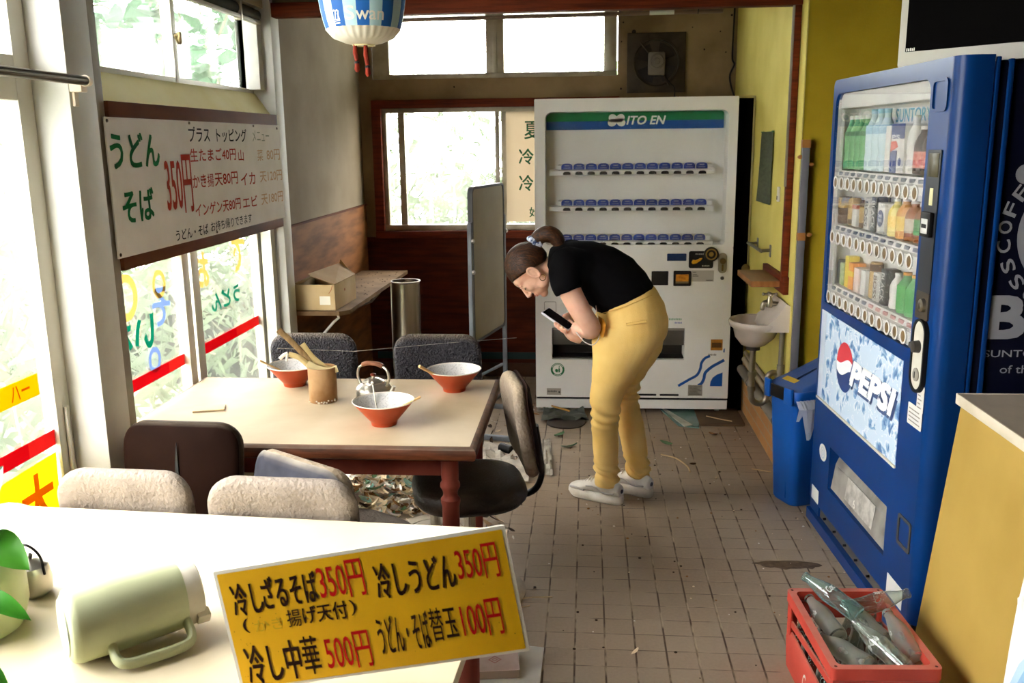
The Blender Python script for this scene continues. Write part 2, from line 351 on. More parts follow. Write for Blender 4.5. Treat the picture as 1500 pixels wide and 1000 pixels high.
# lower left window
b = B()
for y0, y1, x in ((2.856, 2.90, 0), (3.50, 3.56, .012), (3.63, 3.70, -.01), (4.385, 4.459, 0)): b.box(-1.655+x, -1.612+x, y0, y1, .33, 1.248, .003)
b.box(-1.655, -1.60, 2.856, 4.459, .33, .37, .003); b.box(-1.655, -1.60, 2.856, 4.459, 1.225, 1.25, .003)
b.box(-1.60, -1.55, 4.40, 4.459, .33, 1.25)
f = struct(b.obj('window_3', alu_w), 'lower left window with red tape band and painted letters', 'window')
pane(-1.632, -1.627, 2.88, 3.53, .35, 1.235, f); pane(-1.642, -1.637, 3.66, 4.42, .35, 1.235, f)
b = B(); b.box(-1.626, -1.6252, 2.90, 3.36, .777, .822); b.box(-1.636, -1.6352, 3.70, 4.09, .765, .812); b.mi = 1; b.box(-1.626, -1.6252, 3.36, 3.50, .777, .822); b.box(-1.636, -1.6352, 4.09, 4.385, .765, .812)
b.obj('red_band', [film('film_red', '#d21f33'), film('film_red_faded', '#dc4444')], f, smooth=False)
def mirrored(y0, y1, z0, z1, s_, bold, b, x):     # lettering put on from outside reads reversed from in here
    b.text(s_, -y1, -y0, z0, z1, Matrix(((0, 0, 1, x), (-1, 0, 0, 0), (0, 1, 0, 0), (0, 0, 0, 1))), 0, 0, bold*.6)
b = B(); mirrored(2.93, 3.27, .90, 1.05, 'いな', .05, b, -1.6255); mirrored(3.83, 4.17, .925, 1.01, 'うどん', .05, b, -1.6355)
b.obj('green_lettering', film('film_green', '#08614a', .3), f, smooth=False)
b = B(); b.ring(.055, .085, 0, 24, LW(3.08, 1.12, -1.6255)); b.ring(.035, .055, 0, 24, LW(3.34, 1.13, -1.6255)); mirrored(3.69, 3.83, 1.05, 1.20, 'お', .05, b, -1.6355); mirrored(4.10, 4.27, 1.06, 1.22, 'で', .05, b, -1.6355)
b.obj('yellow_lettering', film('film_amber', '#b8924a', .35), f, smooth=False)
b = B(); b.ring(.03, .05, 0, 20, LW(3.25, .855, -1.6255)); mirrored(3.27, 3.42, .97, 1.12, 'そ', .03, b, -1.6258)
b.obj('blue_lettering', film('film_blue', '#5f74a6', .35), f, smooth=False)

# back wall with its two windows
b = B()
YB0, YB1 = 6.36, 6.50
b.box(-1.70, -1.46, YB0, YB1, 0, 2.62); b.box(.20, 1.12, YB0, YB1, 0, 2.62); b.box(-1.46, .20, YB0, YB1, 0, 1.0); b.box(-1.46, .20, YB0, YB1, 1.93, 2.07); b.box(-1.46, .20, YB0, YB1, 2.56, 2.62)
b.mi = 1
for x, z, r in ((.36, 2.50, .010), (.76, 2.50, .008), (.93, 2.43, .007), (.76, 2.22, .006), (.23, 2.40, .006), (.22, 2.28, .005), (.68, 2.36, .004), (.86, 2.33, .005), (.30, 2.34, .014), (.22, 1.98, .007), (-.9, 2.01, .006), (.9, 2.2, .005)): b.poly([(x+r*cos(t), YB0-.001, z+r*sin(t)) for t in [2*pi*i/10 for i in range(10)]])
bw = struct(b.obj('wall_back', [plaster_b, darkbrown], smooth=False), 'stained beige wall around the back windows', 'wall')
b = B(); b.box(-1.545, .97, 6.350, 6.358, .0, 1.0); b.mi = 1; b.box(-1.5, -.36, 6.344, 6.35, .128, .178); b.mi = 2; b.box(-1.545, -.3, 6.34, 6.35, .0, .10)
struct(b.obj('trim_7', [ply_r, mat('tape_teal', '#18302e', rough=.6), mat('kick_brown', '#4a2c18', '#38200f', rough=.7)], smooth=False), 'dark red plywood panelling under the back window', 'panelling')
b = B()      # red wood frame
b.box(-1.47, .21, 6.325, 6.44, 1.875, 1.93, .004); b.box(-1.47, -1.405, 6.325, 6.44, 1.0, 1.875, .004); b.box(.15, .21, 6.325, 6.44, 1.0, 1.875, .004); b.box(-1.47, .21, 6.31, 6.44, .995, 1.045, .004)
f = struct(b.obj('window_4', wood_red), 'back window in a red wood frame, grass outside', 'window')
b = B()
b.box(-1.405, .15, 6.36, 6.43, 1.845, 1.875, .002); b.box(-1.405, .15, 6.35, 6.43, 1.045, 1.085, .002); b.box(-1.405, -1.375, 6.36, 6.43, 1.06, 1.86, .002)
for x0, x1, y in ((-1.30, -1.255, 6.385), (-.63, -.60, 6.375), (-.59, -.555, 6.40), (.10, .15, 6.40)): b.box(x0, x1, y, y+.022, 1.08, 1.855, .002)
b.box(-.615, -.60, 6.36, 6.375, 1.46, 1.53, .003)
b.obj('sash', alu, f)
pane(-1.28, -.61, 6.395, 6.399, 1.085, 1.85, f); pane(-1.38, -1.28, 6.41, 6.414, 1.085, 1.85, f); pane(-.575, .12, 6.41, 6.414, 1.085, 1.85, f)
p = struct(tag(B().box(-.555, .06, 6.392, 6.394, 1.10, 1.85).obj('window_poster', film('film_poster', '#d9cfbd', .35), smooth=False), 'white summer menu poster with green letters in the back window', 'poster')); p['kind'] = 'thing'
b = B()
for s_, z0, z1, x0 in (('夏', 1.66, 1.78, -.43), ('冷しざる', 1.49, 1.60, -.47), ('冷し中華', 1.31, 1.42, -.47), ('始めました', 1.13, 1.20, -.40)):
    b = B(); b.text(s_, x0, x0+(.11 if len(s_) == 1 else .42), z0, z1, WZ((0, 6.3910, 0)), .02); b.obj('lettering', mat('green_ink', '#0d5a34', rough=.6), p, smooth=False)
# upper back window, frosted
b = B(); b.box(-1.45, .19, 6.335, 6.44, 2.065, 2.095, .003); b.box(-1.45, .19, 6.34, 6.44, 2.53, 2.56, .003); b.box(-1.45, -1.335, 6.345, 6.44, 2.07, 2.56, .003); b.box(.105, .19, 6.345, 6.44, 2.07, 2.56, .003); b.box(-.68, -.56, 6.355, 6.44, 2.07, 2.56, .003); b.box(-.635, -.605, 6.34, 6.36, 2.09, 2.54, .002)
f = struct(b.obj('window_5', alu), 'high back window with patterned frosted glass', 'window')
fm = bpy.data.materials.new('frosted_glass'); fm.use_nodes = True; n_ = fm.node_tree.nodes; l_ = fm.node_tree.links; n_.remove(n_['Principled BSDF'])
t_ = n_.new('ShaderNodeBsdfTranslucent'); t_.inputs[0].default_value = (.92, .96, .93, 1); d_ = n_.new('ShaderNodeBsdfTransparent'); d_.inputs[0].default_value = (.95, .97, .95, 1)
vo = n_.new('ShaderNodeTexVoronoi'); vo.inputs['Scale'].default_value = 75; tc_ = n_.new('ShaderNodeTexCoord'); l_.new(tc_.outputs['Object'], vo.inputs['Vector'])
rr = n_.new('ShaderNodeMapRange'); rr.inputs[1].default_value = .1; rr.inputs[2].default_value = .6; rr.inputs[3].default_value = .35; rr.inputs[4].default_value = .75; l_.new(vo.outputs['Distance'], rr.inputs[0])
x_ = n_.new('ShaderNodeMixShader'); l_.new(rr.outputs[0], x_.inputs[0]); l_.new(t_.outputs[0], x_.inputs[1]); l_.new(d_.outputs[0], x_.inputs[2]); l_.new(x_.outputs[0], n_['Material Output'].inputs[0])
pane(-1.34, -.66, 6.39, 6.395, 2.09, 2.54, f, 'pane', fm); pane(-.58, .11, 6.39, 6.395, 2.09, 2.54, f, 'pane', fm)

# right side of the back room, its corner and the wall beside the blue machine
b = B(); b.box(.97, 1.12, 4.40, 6.50, .30, 2.62); struct(b.obj('wall_right', yellow, smooth=False), 'bright yellow wall behind the sink', 'wall')
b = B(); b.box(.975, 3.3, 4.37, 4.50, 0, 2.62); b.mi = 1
struct(b.obj('wall_partition', [yellow_d], smooth=False), 'shaded yellow wall behind the blue machine', 'wall')
b = B(); b.box(.9695, .975, 4.365, 4.41, .3, 2.62); struct(b.obj('trim_8', yellow, smooth=False), 'bright yellow corner edge', 'trim')
# tiled skirting
km = bpy.data.materials.new('skirting_tile'); km.use_nodes = True; n_ = km.node_tree.nodes; l_ = km.node_tree.links
br = n_.new('ShaderNodeTexBrick'); br.inputs['Scale'].default_value = 1; br.inputs['Brick Width'].default_value = .22; br.inputs['Row Height'].default_value = .065; br.inputs['Mortar Size'].default_value = .004; br.offset = 0.5
br.inputs['Color1'].default_value = (*rgb('#c08a50'), 1); br.inputs['Color2'].default_value = (*rgb('#b27c45'), 1); br.inputs['Mortar'].default_value = (*rgb('#a8977c'), 1)
tc_ = n_.new('ShaderNodeTexCoord'); sx = n_.new('ShaderNodeSeparateXYZ'); cx = n_.new('ShaderNodeCombineXYZ'); l_.new(tc_.outputs['Object'], sx.inputs[0]); l_.new(sx.outputs[1], cx.inputs[0]); l_.new(sx.outputs[2], cx.inputs[1]); l_.new(cx.outputs[0], br.inputs['Vector']); l_.new(br.outputs['Color'], n_['Principled BSDF'].inputs['Base Color']); n_['Principled BSDF'].inputs['Roughness'].default_value = .6
b = B(); b.box(.962, 1.12, 4.368, 6.36, 0, .30, .002); struct(b.obj('baseboard_right', km, smooth=False), 'orange brick tile skirting under the sink', 'skirting')
# opening between the rooms
b = B(); b.box(-1.50, .97, 4.47, 4.54, 2.235, 2.30, .003); struct(b.obj('trim_9', wood_red), 'reddish brown beam across the opening', 'beam')
b = B(); b.box(-1.5, .97, 4.50, 4.56, 2.30, 2.62); struct(b.obj('wall_over_beam', plaster, smooth=False), 'plaster above the beam', 'wall')
b = B(); b.box(.938, .968, 4.475, 4.52, .965, 2.236, .003); struct(b.obj('trim_10', wood_red), 'reddish brown post beside the yellow corner', 'post')
b = B(); b.box(.931, .939, 4.48, 4.488, 1.42, 2.236); b.box(.931, .939, 4.495, 4.503, 1.42, 2.236); struct(b.obj('trim_11', greyp, smooth=False), 'thin grey cable moulding up the post', 'moulding')
# room shell round the camera
b = B(); b.box(3.2, 3.3, -3.2, 4.5, 0, 2.62); struct(b.obj('wall_far_right', mat('wall_dim', '#6f6048', rough=.9), smooth=False), 'plaster wall out of view on the right', 'wall')
b = B(); b.box(-1.66, 3.3, -3.3, -3.2, 0, 2.62)
struct(b.obj('wall_front', mat('wall_dim', '#6f6048', rough=.9), smooth=False), 'plaster wall behind the viewer', 'wall')

# ---------------------------------------------------------------- outside
gm = mat('ground_weeds', '#6b7a58', '#818c6c', sc=6, rough=.9)
b = B(); b.box(-9, -1.8, -6, 12, -.3, -.15); b.box(-9, 6, 6.6, 13, -.3, -.15); struct(b.obj('ground', gm, smooth=False), 'overgrown ground outside', 'ground')
def leaf_mat(name, c, c2):
    mm = mat(name, c, c2, sc=3, rough=.6); n_ = mm.node_tree.nodes; l_ = mm.node_tree.links
    pb = n_['Principled BSDF']; t_ = n_.new('ShaderNodeBsdfTranslucent'); x_ = n_.new('ShaderNodeMixShader'); x_.inputs[0].default_value = .22
    src = pb.inputs['Base Color'].links[0].from_socket; l_.new(src, t_.inputs[0]); l_.new(pb.outputs[0], x_.inputs[1]); l_.new(t_.outputs[0], x_.inputs[2]); l_.new(x_.outputs[0], n_['Material Output'].inputs[0]); return mm
lm = leaf_mat('weed_leaf', '#55684a', '#7d8c70'); lm2 = leaf_mat('vine_leaf', '#3f6a4c', '#5f8668'); lm3 = leaf_mat('grass_blade', '#3f4d36', '#66755a'); tw = mat('dry_twig', '#8c8470', '#aaa28e', rough=.9)
def foliage(name, n, xr, yr, zr, size, mt, label, twigs=0, seed=1, grassy=False):
    rd = random.Random(seed); b = B()
    for i in range(n):
        c = Vector((rd.uniform(*xr), rd.uniform(*yr), zr[0]+(zr[1]-zr[0])*rd.random()**1.3)); s_ = size*rd.uniform(.5, 1.3)
        q = Euler((rd.uniform(-1, 1), rd.uniform(-1, 1), rd.uniform(0, 6.3))).to_matrix()
        if grassy:
            h = s_*4; d = q @ Vector((0, 0, 1)); w = q @ Vector((s_*.12, 0, 0)); b._f([b._v(c-w), b._v(c+w), b._v(c+d*h*.6+w*.7+Vector((0, 0, .02))), b._v(c+d*h-Vector((0, 0, h*.2)))])
        else:
            a, w = q @ Vector((s_, 0, 0)), q @ Vector((0, s_*.55, 0)); u = q @ Vector((0, 0, s_*.18))
            b._f([b._v(c-a), b._v(c-a*.2-w+u), b._v(c+a*.5-w*.7), b._v(c+a), b._v(c+a*.5+w*.7), b._v(c-a*.2+w+u)])
    b.mi = 1
    for i in range(twigs):
        c = Vector((rd.uniform(*xr), rd.uniform(*yr), rd.uniform(*zr))); d = Vector((rd.uniform(-.3, .3), rd.uniform(-1, 1), rd.uniform(-.3, 1)))
        b.tube([c, c+d*.35+Vector((0, 0, .05)), c+d*.8], [.008, .006, .003], 4)
    o = b.obj(name, [mt, tw], smooth=False); return tag(o, label, 'plants', kind='stuff')
foliage('weeds', 5200, (-4.4, -2.5), (1.0, 6.8), (-.15, 1.5), .055, lm, 'tall pale weeds outside the left windows', 260, 3, True)
foliage('hedge', 4200, (-7.0, -4.7), (.5, 8.6), (-.1, 2.0), .09, lm, 'bushy undergrowth beyond the left windows', 60, 4)
foliage('vines', 420, (-2.35, -1.85), (2.9, 5.6), (1.85, 2.7), .085, lm2, 'broad leaved vines outside the upper left window', 60, 5)
foliage('grass', 5000, (-3.2, 1.5), (7.3, 9.0), (-.15, 1.3), .06, lm3, 'long grass outside the back window', 60, 6, True)
foliage('thicket', 3500, (-5.5, 3), (9.4, 11), (-.1, 2.4), .10, lm3, 'pale thicket beyond the grass', 0, 8)
# ================================================================== tables
lam = mat('laminate_dusty', '#c0ad8f', '#b19d7e', sc=3.5, rough=.6, det=8)
lam2 = mat('laminate_cream', '#e4d6b8', '#d9c8a6', sc=3, rough=.45, det=8)
edge_w = mat('table_edge', '#5a301c', '#3a1d10', sc=9, rough=.5, dust=.18, stretch=(1, 6, 6), spec=.12)
redpaint = mat('red_brown_paint', '#7a3a2e', '#682e24', sc=7, rough=.55, spec=.12)
def leg(b, x, y, top=.65, r=.029):
    b.lathe([(r*.72, 0), (r*.8, .03), (r*.95, .3), (r*1.0, .47), (r*1.13, .485), (r*1.13, .495), (r*.86, .505), (r*.82, .515), (r*.9, .525), (r*1.13, .538), (r*1.13, .548), (r*.95, .558), (r, .57), (r, top)], 20, T(x, y, 0))
t = thing('dining_table', 'tan dining table in the middle with turned red brown legs and three bowls', 'table', (-.97, 3.165, 0))
hx, hy = .625, .437
b = B(); b.prism(rrect(-hx+.022, hx-.022, -hy+.022, hy-.022, .004), .690, .7005); b.obj('tabletop', lam, t, smooth=False)
b = B(); pr = [(0, .656), (.010, .654), (.018, .660), (.022, .676), (.019, .692), (.010, .699), (0, .700)]
pts = [(-hx+.022, -hy+.022), (hx-.022, -hy+.022), (hx-.022, hy-.022), (-hx+.022, hy-.022)]
rg = []
for (x, y), (sx, sy) in zip(pts, ((-1, -1), (1, -1), (1, 1), (-1, 1))): rg.append([Vector((x+sx*o, y+sy*o, z)) for o, z in pr])
b.rings(rg+[rg[0]], False, False, closed=False); b.box(-hx+.024, hx-.024, -hy+.024, hy-.024, .656, .689); b.obj('edge_band', edge_w, t)
b = B(); b.ring(0, 0); b = B()
for s_ in (-1, 1): b.box(-hx+.12, hx-.12, s_*(hy-.11)-.011, s_*(hy-.11)+.011, .572, .656); b.box(s_*(hx-.11)-.011, s_*(hx-.11)+.011, -hy+.12, hy-.12, .565, .656)
b.obj('apron', redpaint, t, smooth=False)
for sx, sy in ((1, -1), (1, 1), (-1, -1), (-1, 1)):
    b = B(); leg(b, sx*(hx-.10), sy*(hy-.095), .656); b.obj('leg', redpaint, t)
t = thing('dining_table', 'cream table in the foreground carrying the green jug and yellow price board', 'table', (-.91, 1.72, 0), radians(-3.55))
hx, hy = .69, .45
b = B(); b.prism(rrect(-hx, hx, -hy, hy, .012), .672, .70); b.obj('tabletop', lam2, t, angle=50)
b = B(); b.box(-hx+.1, hx-.1, -hy+.1, hy-.1, .60, .672); b.obj('apron', redpaint, t, smooth=False)
for sx, sy in ((1, -1), (1, 1), (-1, -1), (-1, 1)):
    b = B(); leg(b, sx*(hx-.09), sy*(hy-.09), .672); b.obj('leg', redpaint, t)
# ================================================================== chairs
vin_grey = mat('vinyl_grey', '#37343a', '#2b282e', sc=6, rough=.42, bump=2.2, bsc=130, btype='voronoi', dust=.9, dustc='#7c6f60', duststart=.62, spec=.25)
vin_dust = mat('vinyl_dusty', '#877c70', '#73685d', sc=8, rough=.9, bump=1.5, bsc=85, btype='noise', dust=.6, dustc='#988c80', duststart=.4)
vin_dark = mat('vinyl_dark', '#2e231a', '#231a13', sc=7, rough=.42, bump=.5, bsc=120, dust=.4, dustc='#57462f', duststart=.7)
vin_brown = mat('vinyl_brown_shell', '#180d09', '#21130e', sc=5, rough=.6, bump=.2, bsc=60, dust=.3, duststart=.9, spec=.02)
vin_back = mat('vinyl_tan_grey', '#7d6f60', '#6b5e51', sc=8, rough=.55, bump=.8, bsc=90, btype='voronoi', dust=.8, dustc='#a39178', duststart=.4)
chrome = mat('chrome', '#c8c4ba', rough=.2, metal=1.0, dust=.3)
discm = mat('base_disc', '#8a7b68', '#75685a', sc=9, rough=.6, dust=.7)
piping = mat('piping_dark', '#241c18', rough=.5)
def pad(b, w, d, h, r, fn=lambda p: p, M=None):
    prof = [(.055, 0), (.018, .06), (.003, .28), (0, .5), (.004, .72), (.016, .90), (.05, .985), (.10, 1.0)]
    rings = []
    for i, k in prof:
        rings.append([Vector(fn(Vector((x, y, k*h)))) for x, y in rrect(-w/2+i, w/2-i, -d/2+i, d/2-i, max(.02, r-i*.6), 7)])
    for q in (.6, .25):
        rings.append([Vector(fn(Vector((x*q, y*q, h)))) for x, y in rrect(-w/2+.10, w/2-.10, -d/2+.10, d/2-.10, max(.02, r-.06), 7)])
    first = [Vector(fn(Vector((x*.4, y*.4, 0)))) for x, y in rrect(-w/2+.055, w/2-.055, -d/2+.055, d/2-.055, max(.02, r-.03), 7)]
    old = b.M; b.M = old if M is None else old @ M; b.rings([first]+rings); b.M = old
def chair(label, loc, rz, sm, bm, shell=None, top=.84, bw=.38, bh=.32, lean=6, curve=.35, slit=False, group='vinyl pedestal chairs', seat_h=.455):
    c = thing('dining_chair', label, 'chair', (loc[0], loc[1], 0), rz)
    b = B(); pad(b, .42, .41, .085, .15, M=T(0, 0, seat_h-.085)); b.obj('seat', sm, c, angle=60)
    zc = top-bh/2
    # backrest: local pad plane (x across, y up), thickness toward the sitter (+y of the chair)
    Mb = T(0, -.235, zc) @ R('X', -lean) @ Matrix(((1, 0, 0, 0), (0, 0, 1, 0), (0, 1, 0, 0), (0, 0, 0, 1)))
    bend = lambda p: Vector((p.x, p.y, p.z+curve*p.x*p.x*1.6))
    b = B(); pad(b, bw, bh, .062, .075, bend, Mb); br = b.obj('backrest', [bm], c, angle=60)
    if shell:
        b = B(); pad(b, bw-.004, bh-.004, .02, .075, bend, Mb @ T(0, 0, -.008))
        b.mi = 1
        if slit: b.prism([(-.004, -.17), (.022, -.17), (.002, .125), (-.002, .06)], -.0115, -.0085, Mb)
        b.obj('back_shell', [shell, black], c, angle=60)
    b = B(); b.tube(crow((0, -.05, seat_h-.09), (0, -.22, seat_h-.085), (0, -.27, seat_h-.02), (0, -.262, zc-bh*.3), (0, -.25, zc-.02)), .022, 10, flat=.45, up=(0, 1, 0)); b.obj('back_bracket', black, c)
    b = B(); b.cyl((0, 0, .03), (0, 0, seat_h-.08), .022, n=20); b.cyl((0, 0, seat_h-.11), (0, 0, seat_h-.08), .06, .11, 20); b.obj('pedestal', chrome, c)
    b = B(); b.lathe([(.205, 0), (.205, .008), (.19, .016), (.12, .024), (.118, .022), (.1, .026), (.03, .04), (.03, .05)], 48); b.obj('base', discm, c)
    return c
chair('grey vinyl chair behind the table at its window end, pot of wooden spatulas before it', (-1.185, 3.63), pi, vin_grey, vin_grey, top=.848, bw=.385, bh=.34, curve=.25)
chair('grey vinyl chair behind the table in front of the whiteboard', (-.64, 3.63), pi, vin_grey, vin_grey, top=.845, bw=.382, bh=.34, curve=.25)
chair('dark vinyl chair at the right end of the table, turned sideways', (-.425, 3.13), radians(104), vin_dark, vin_back, shell=vin_brown, top=.825, bw=.36, bh=.34, lean=9, curve=.5, seat_h=.46)
chair('dark brown chair seen from behind with a slit in its vinyl back', (-1.25, 2.83), radians(-3), vin_dark, vin_dark, shell=vin_brown, slit=True, top=.81, bw=.385, bh=.37, lean=8)
chair('skewed chair with grey curved back between the brown chair and a dusty one', (-.745, 2.63), radians(-34), vin_dust, vin_back, shell=mat('vinyl_slate', '#3e3f48', '#2e2e36', sc=8, rough=.6, spec=.04, dust=.9, duststart=.75), top=.757, bw=.41, bh=.32, lean=12, curve=.6)
chair('dust covered chair at the far side of the cream table, nearest the window', (-1.25, 2.06), radians(180-3), vin_dust, vin_dust, top=.800, bw=.385, bh=.33, curve=.3, lean=6)
chair('dust covered chair at the far side of the cream table, right of its twin', (-.80, 2.02), radians(180-3), vin_dust, vin_dust, top=.800, bw=.41, bh=.33, curve=.3, lean=6)
# ================================================================== things on the table
TB = .7006
orange = mat('bowl_orange', '#b34a26', '#a34020', sc=9, rough=.4); speck = mat('bowl_speckle', '#d9d6d2', '#aaa6a4', sc=150, rough=.35, det=2, ramp=(.5, .75)); rimc = mat('bowl_rim', '#efe6d8', rough=.35)
def bowl(loc, label, rz=0):
    c = thing('noodle_bowl', label, 'bowl', (loc[0], loc[1], TB), rz)
    b = B(); b.lathe([(.043, 0), (.046, .014), (.048, .016), (.075, .047), (.104, .082)], 48, cap1=False); b.obj('bowl_body', orange, c)
    b = B(); b.lathe([(.104, .082), (.107, .0855), (.1045, .0865), (.101, .083)], 48, cap0=False, cap1=False); b.obj('rim', rimc, c)
    b = B(); b.lathe([(.101, .083), (.07, .048), (.035, .022), (.0, .019)], 48, cap0=False, cap1=False); b.obj('bowl_inside', speck, c)
    return c
bowl((-1.165, 3.475), 'orange bowl at the window end of the table behind the spatula pot')
bowl((-.512, 3.42), 'orange bowl near the back right corner of the table')
bowl((-.692, 2.975), 'orange bowl nearest the front edge of the table')
cs = mat('chopstick_wood', '#d8b57e', '#c9a36a', sc=20, rough=.6)
def stick(p0, p1, label, r=.0045):
    b = B(); b.tube([p0, p1], [r, r*.6], 6); return tag(b.obj('chopstick', cs), label, 'chopstick')
stick((-1.290, 3.44, TB+.108), (-1.185, 3.49, TB+.037), 'wooden chopstick resting in the orange bowl by the window')
stick((-.625, 3.30, TB+.125), (-.535, 3.40, TB+.04), 'wooden chopsticks resting in the bowl near the back right corner', .0065)
stick((-.565, 2.99, TB+.094), (-.69, 2.95, TB+.036), 'wooden chopstick tip over the right rim of the front bowl')
b = B(); b.tube([(-.745, 3.05, TB+.125), (-.742, 3.05, TB+.10), (-.735, 3.04, TB+.055), (-.725, 3.02, TB+.034)], .0028, 6); b.sphere((-.745, 3.05, TB+.126), .006, 8, 6)
tag(b.obj('pick', mat('pick_white', '#e4dccb', rough=.5)), 'small white pick standing in the front bowl', 'pick')
c = thing('utensil_pot', 'rusty brown round pot holding wooden spatulas on the table', 'pot', (-.985, 3.255, TB))
potm = mat('pot_rust', '#ab8860', '#8a6238', sc=9, rough=.75, bump=.5, bsc=60)
b = B(); b.lathe([(.050, 0), (.052, .004), (.0525, .13), (.051, .132), (.0485, .131), (.048, .01), (0, .01)], 40, cap1=False); b.obj('pot_body', potm, c)
b = B(); rd = random.Random(2)
for k in range(14): a = rd.uniform(3.6, 6.0); b.sphere((.054*cos(a), .054*sin(a), rd.uniform(.002, .012)), (.004, .003, .003), 6, 5)
b.obj('dust_fluff', mat('fluff', '#d8cbb2', rough=1), c)
PX, PY = -.985, 3.255
def slat(name, pts, w, th, m_, label, cat):
    b = B(); b.tube(crow(*pts), w, 8, flat=th, up=(0.2, -1, .2)); return tag(b.obj(name, m_), label, cat)
wd_old = mat('old_bamboo', '#9a7f55', '#7d6340', sc=18, rough=.75, stretch=(4, 4, 1)); wd_pale = mat('pale_bamboo', '#d3bd86', '#bfa66c', sc=12, rough=.65)
slat('wooden_spatula', [(PX-.150, PY-.02, TB+.275), (PX-.10, PY-.015, TB+.225), (PX-.02, PY, TB+.12), (PX+.03, PY+.01, TB+.02)], [.011]*12+[.013]*7, .35, wd_old, 'longest weathered wooden spatula leaning left out of the pot', 'spatula')
slat('wooden_spatula', [(PX-.075, PY+.0, TB+.215), (PX-.04, PY+.0, TB+.165), (PX+.005, PY+.005, TB+.125), (PX+.05, PY+.02, TB+.105)], [.017]*12+[.015]*7, .25, wd_pale, 'bent pale bamboo strip lying across the pot mouth', 'strip')
slat('wooden_spatula', [(PX-.115, PY-.025, TB+.185), (PX-.07, PY-.02, TB+.165), (PX-.02, PY-.01, TB+.10), (PX+.0, PY, TB+.02)], .010, .4, wd_pale, 'pale stick with a hooked end leaning left in the pot', 'stick')
b = B(); b.tube([(PX-.118, PY-.025, TB+.188), (PX-.135, PY-.03, TB+.18), (PX-.147, PY-.03, TB+.168)], .007, 6); b.tube([(PX-.118, PY-.03, TB+.185), (PX-.122, PY-.035, TB+.16)], .005, 6)
tag(b.obj('paper_strip', mat('paper_tag', '#e9e2d2', rough=.8)), 'scrap of white paper hooked on the stick in the pot', 'paper')
slat('wooden_spatula', [(PX-.045, PY-.03, TB+.150), (PX-.01, PY-.02, TB+.128), (PX+.03, PY-.01, TB+.118), (PX+.06, PY, TB+.125)], .013, .3, mat('straw', '#e2cf9c', rough=.7), 'short curved straw coloured strip at the front of the pot mouth', 'strip')
# little kettle
kt = thing('kettle', 'tiny dented aluminium kettle with a brown grip behind the front bowl', 'kettle', (-.795, 3.27, TB), radians(-20)); kt.scale = (1.22, 1.22, 1.02)
alk = mat('kettle_alu', '#c9c4b8', '#a8a294', sc=8, rough=.3, metal=.9)
b = B(); b.lathe([(.046, 0), (.052, .006), (.054, .03), (.052, .042), (.055, .044), (.05, .056), (.036, .066), (.034, .068)], 36); b.obj('kettle_body', alk, kt)
b = B(); b.lathe([(.035, .067), (.034, .072), (.02, .082), (.006, .086), (.006, .088)], 28); b.lathe([(.004, .086), (.008, .092), (.008, .098), (.004, .101)], 12); b.obj('lid', alk, kt)
b = B(); b.lathe([(.0045, .088), (.0085, .093), (.0085, .100), (.003, .103)], 12); b.obj('lid_knob', mat('knob_brown', '#6b2a18', rough=.4), kt)
b = B(); b.tube(crow((-.045, 0, .055), (-.056, 0, .085), (-.050, 0, .118), (-.025, 0, .135), (0, 0, .137), (.025, 0, .135), (.050, 0, .118), (.056, 0, .085), (.045, 0, .055)), .0042, 8); b.obj('handle', alk, kt)
b = B(); b.tube(crow((-.036, 0, .131), (-.018, 0, .138), (0, 0, .139), (.018, 0, .138), (.036, 0, .131)), .0085, 10); b.obj('grip', mat('grip_wood', '#8a5636', '#5b3320', sc=20, rough=.6), kt)
b = B(); b.tube([(.045, 0, .025), (.064, 0, .04), (.074, 0, .062)], [.011, .008, .0055], 10); b.obj('spout', alk, kt)
b = B(); b.box(-.055, .055, -.035, .035, 0, .006, M=R('Z', 18)); o = tag(b.obj('wood_chip', mat('card_tan', '#c9b48e', rough=.8)), 'small flat tan slip of wood on the bare end of the table', 'slip'); o.location = (-1.375, 3.125, TB)
b = B(); b.tube([(-1.145, 3.24, .905), (-.9, 3.4, .858), (-.6, 3.7, .825), (-.32, 4.1, .765)], .0009, 5); tag(b.obj('thread', mat('thread_white', '#d8d4c8', rough=.6)), 'fine white thread stretched over the table from the spatulas', 'thread')
# ================================================================== foreground table things
ym = mat('board_yellow', '#e6b104', '#d8a303', sc=6, rough=.55); inkb = mat('ink_dark', '#2a1810', rough=.8, spec=.05); inkr = mat('ink_red', '#b81a16', rough=.8, spec=.05)
MS = frame((-.601, 1.400, .7045), (.982, 0, .19), (-.19, .085, .982))
c = thing('price_board', 'yellow price board with dark and red lettering leaning on the cream table', 'sign', (-.601, 1.40, .7045)); c.matrix_world = MS
b = B(); b.prism(rrect(0, .518, -.0, .2225, .003, 2), -.005, 0); b.obj('board', mat('board_edge', '#e6dfd0', rough=.7), c, smooth=False)
b = B(); b.poly(rrect(.006, .512, .005, .2165, .002, 2), T(0, 0, .0006)); b.mi = 1; rd = random.Random(9)
for k in range(26): b.disc(rd.uniform(.0004, .0011), .0009, 6, T(rd.uniform(.01, .5), rd.uniform(.01, .21), 0))
b.obj('face', [ym, mat('speck_brown', '#8a6a10', rough=.8)], c, smooth=False)
b = B(); mt = T(0, 0, .0013)
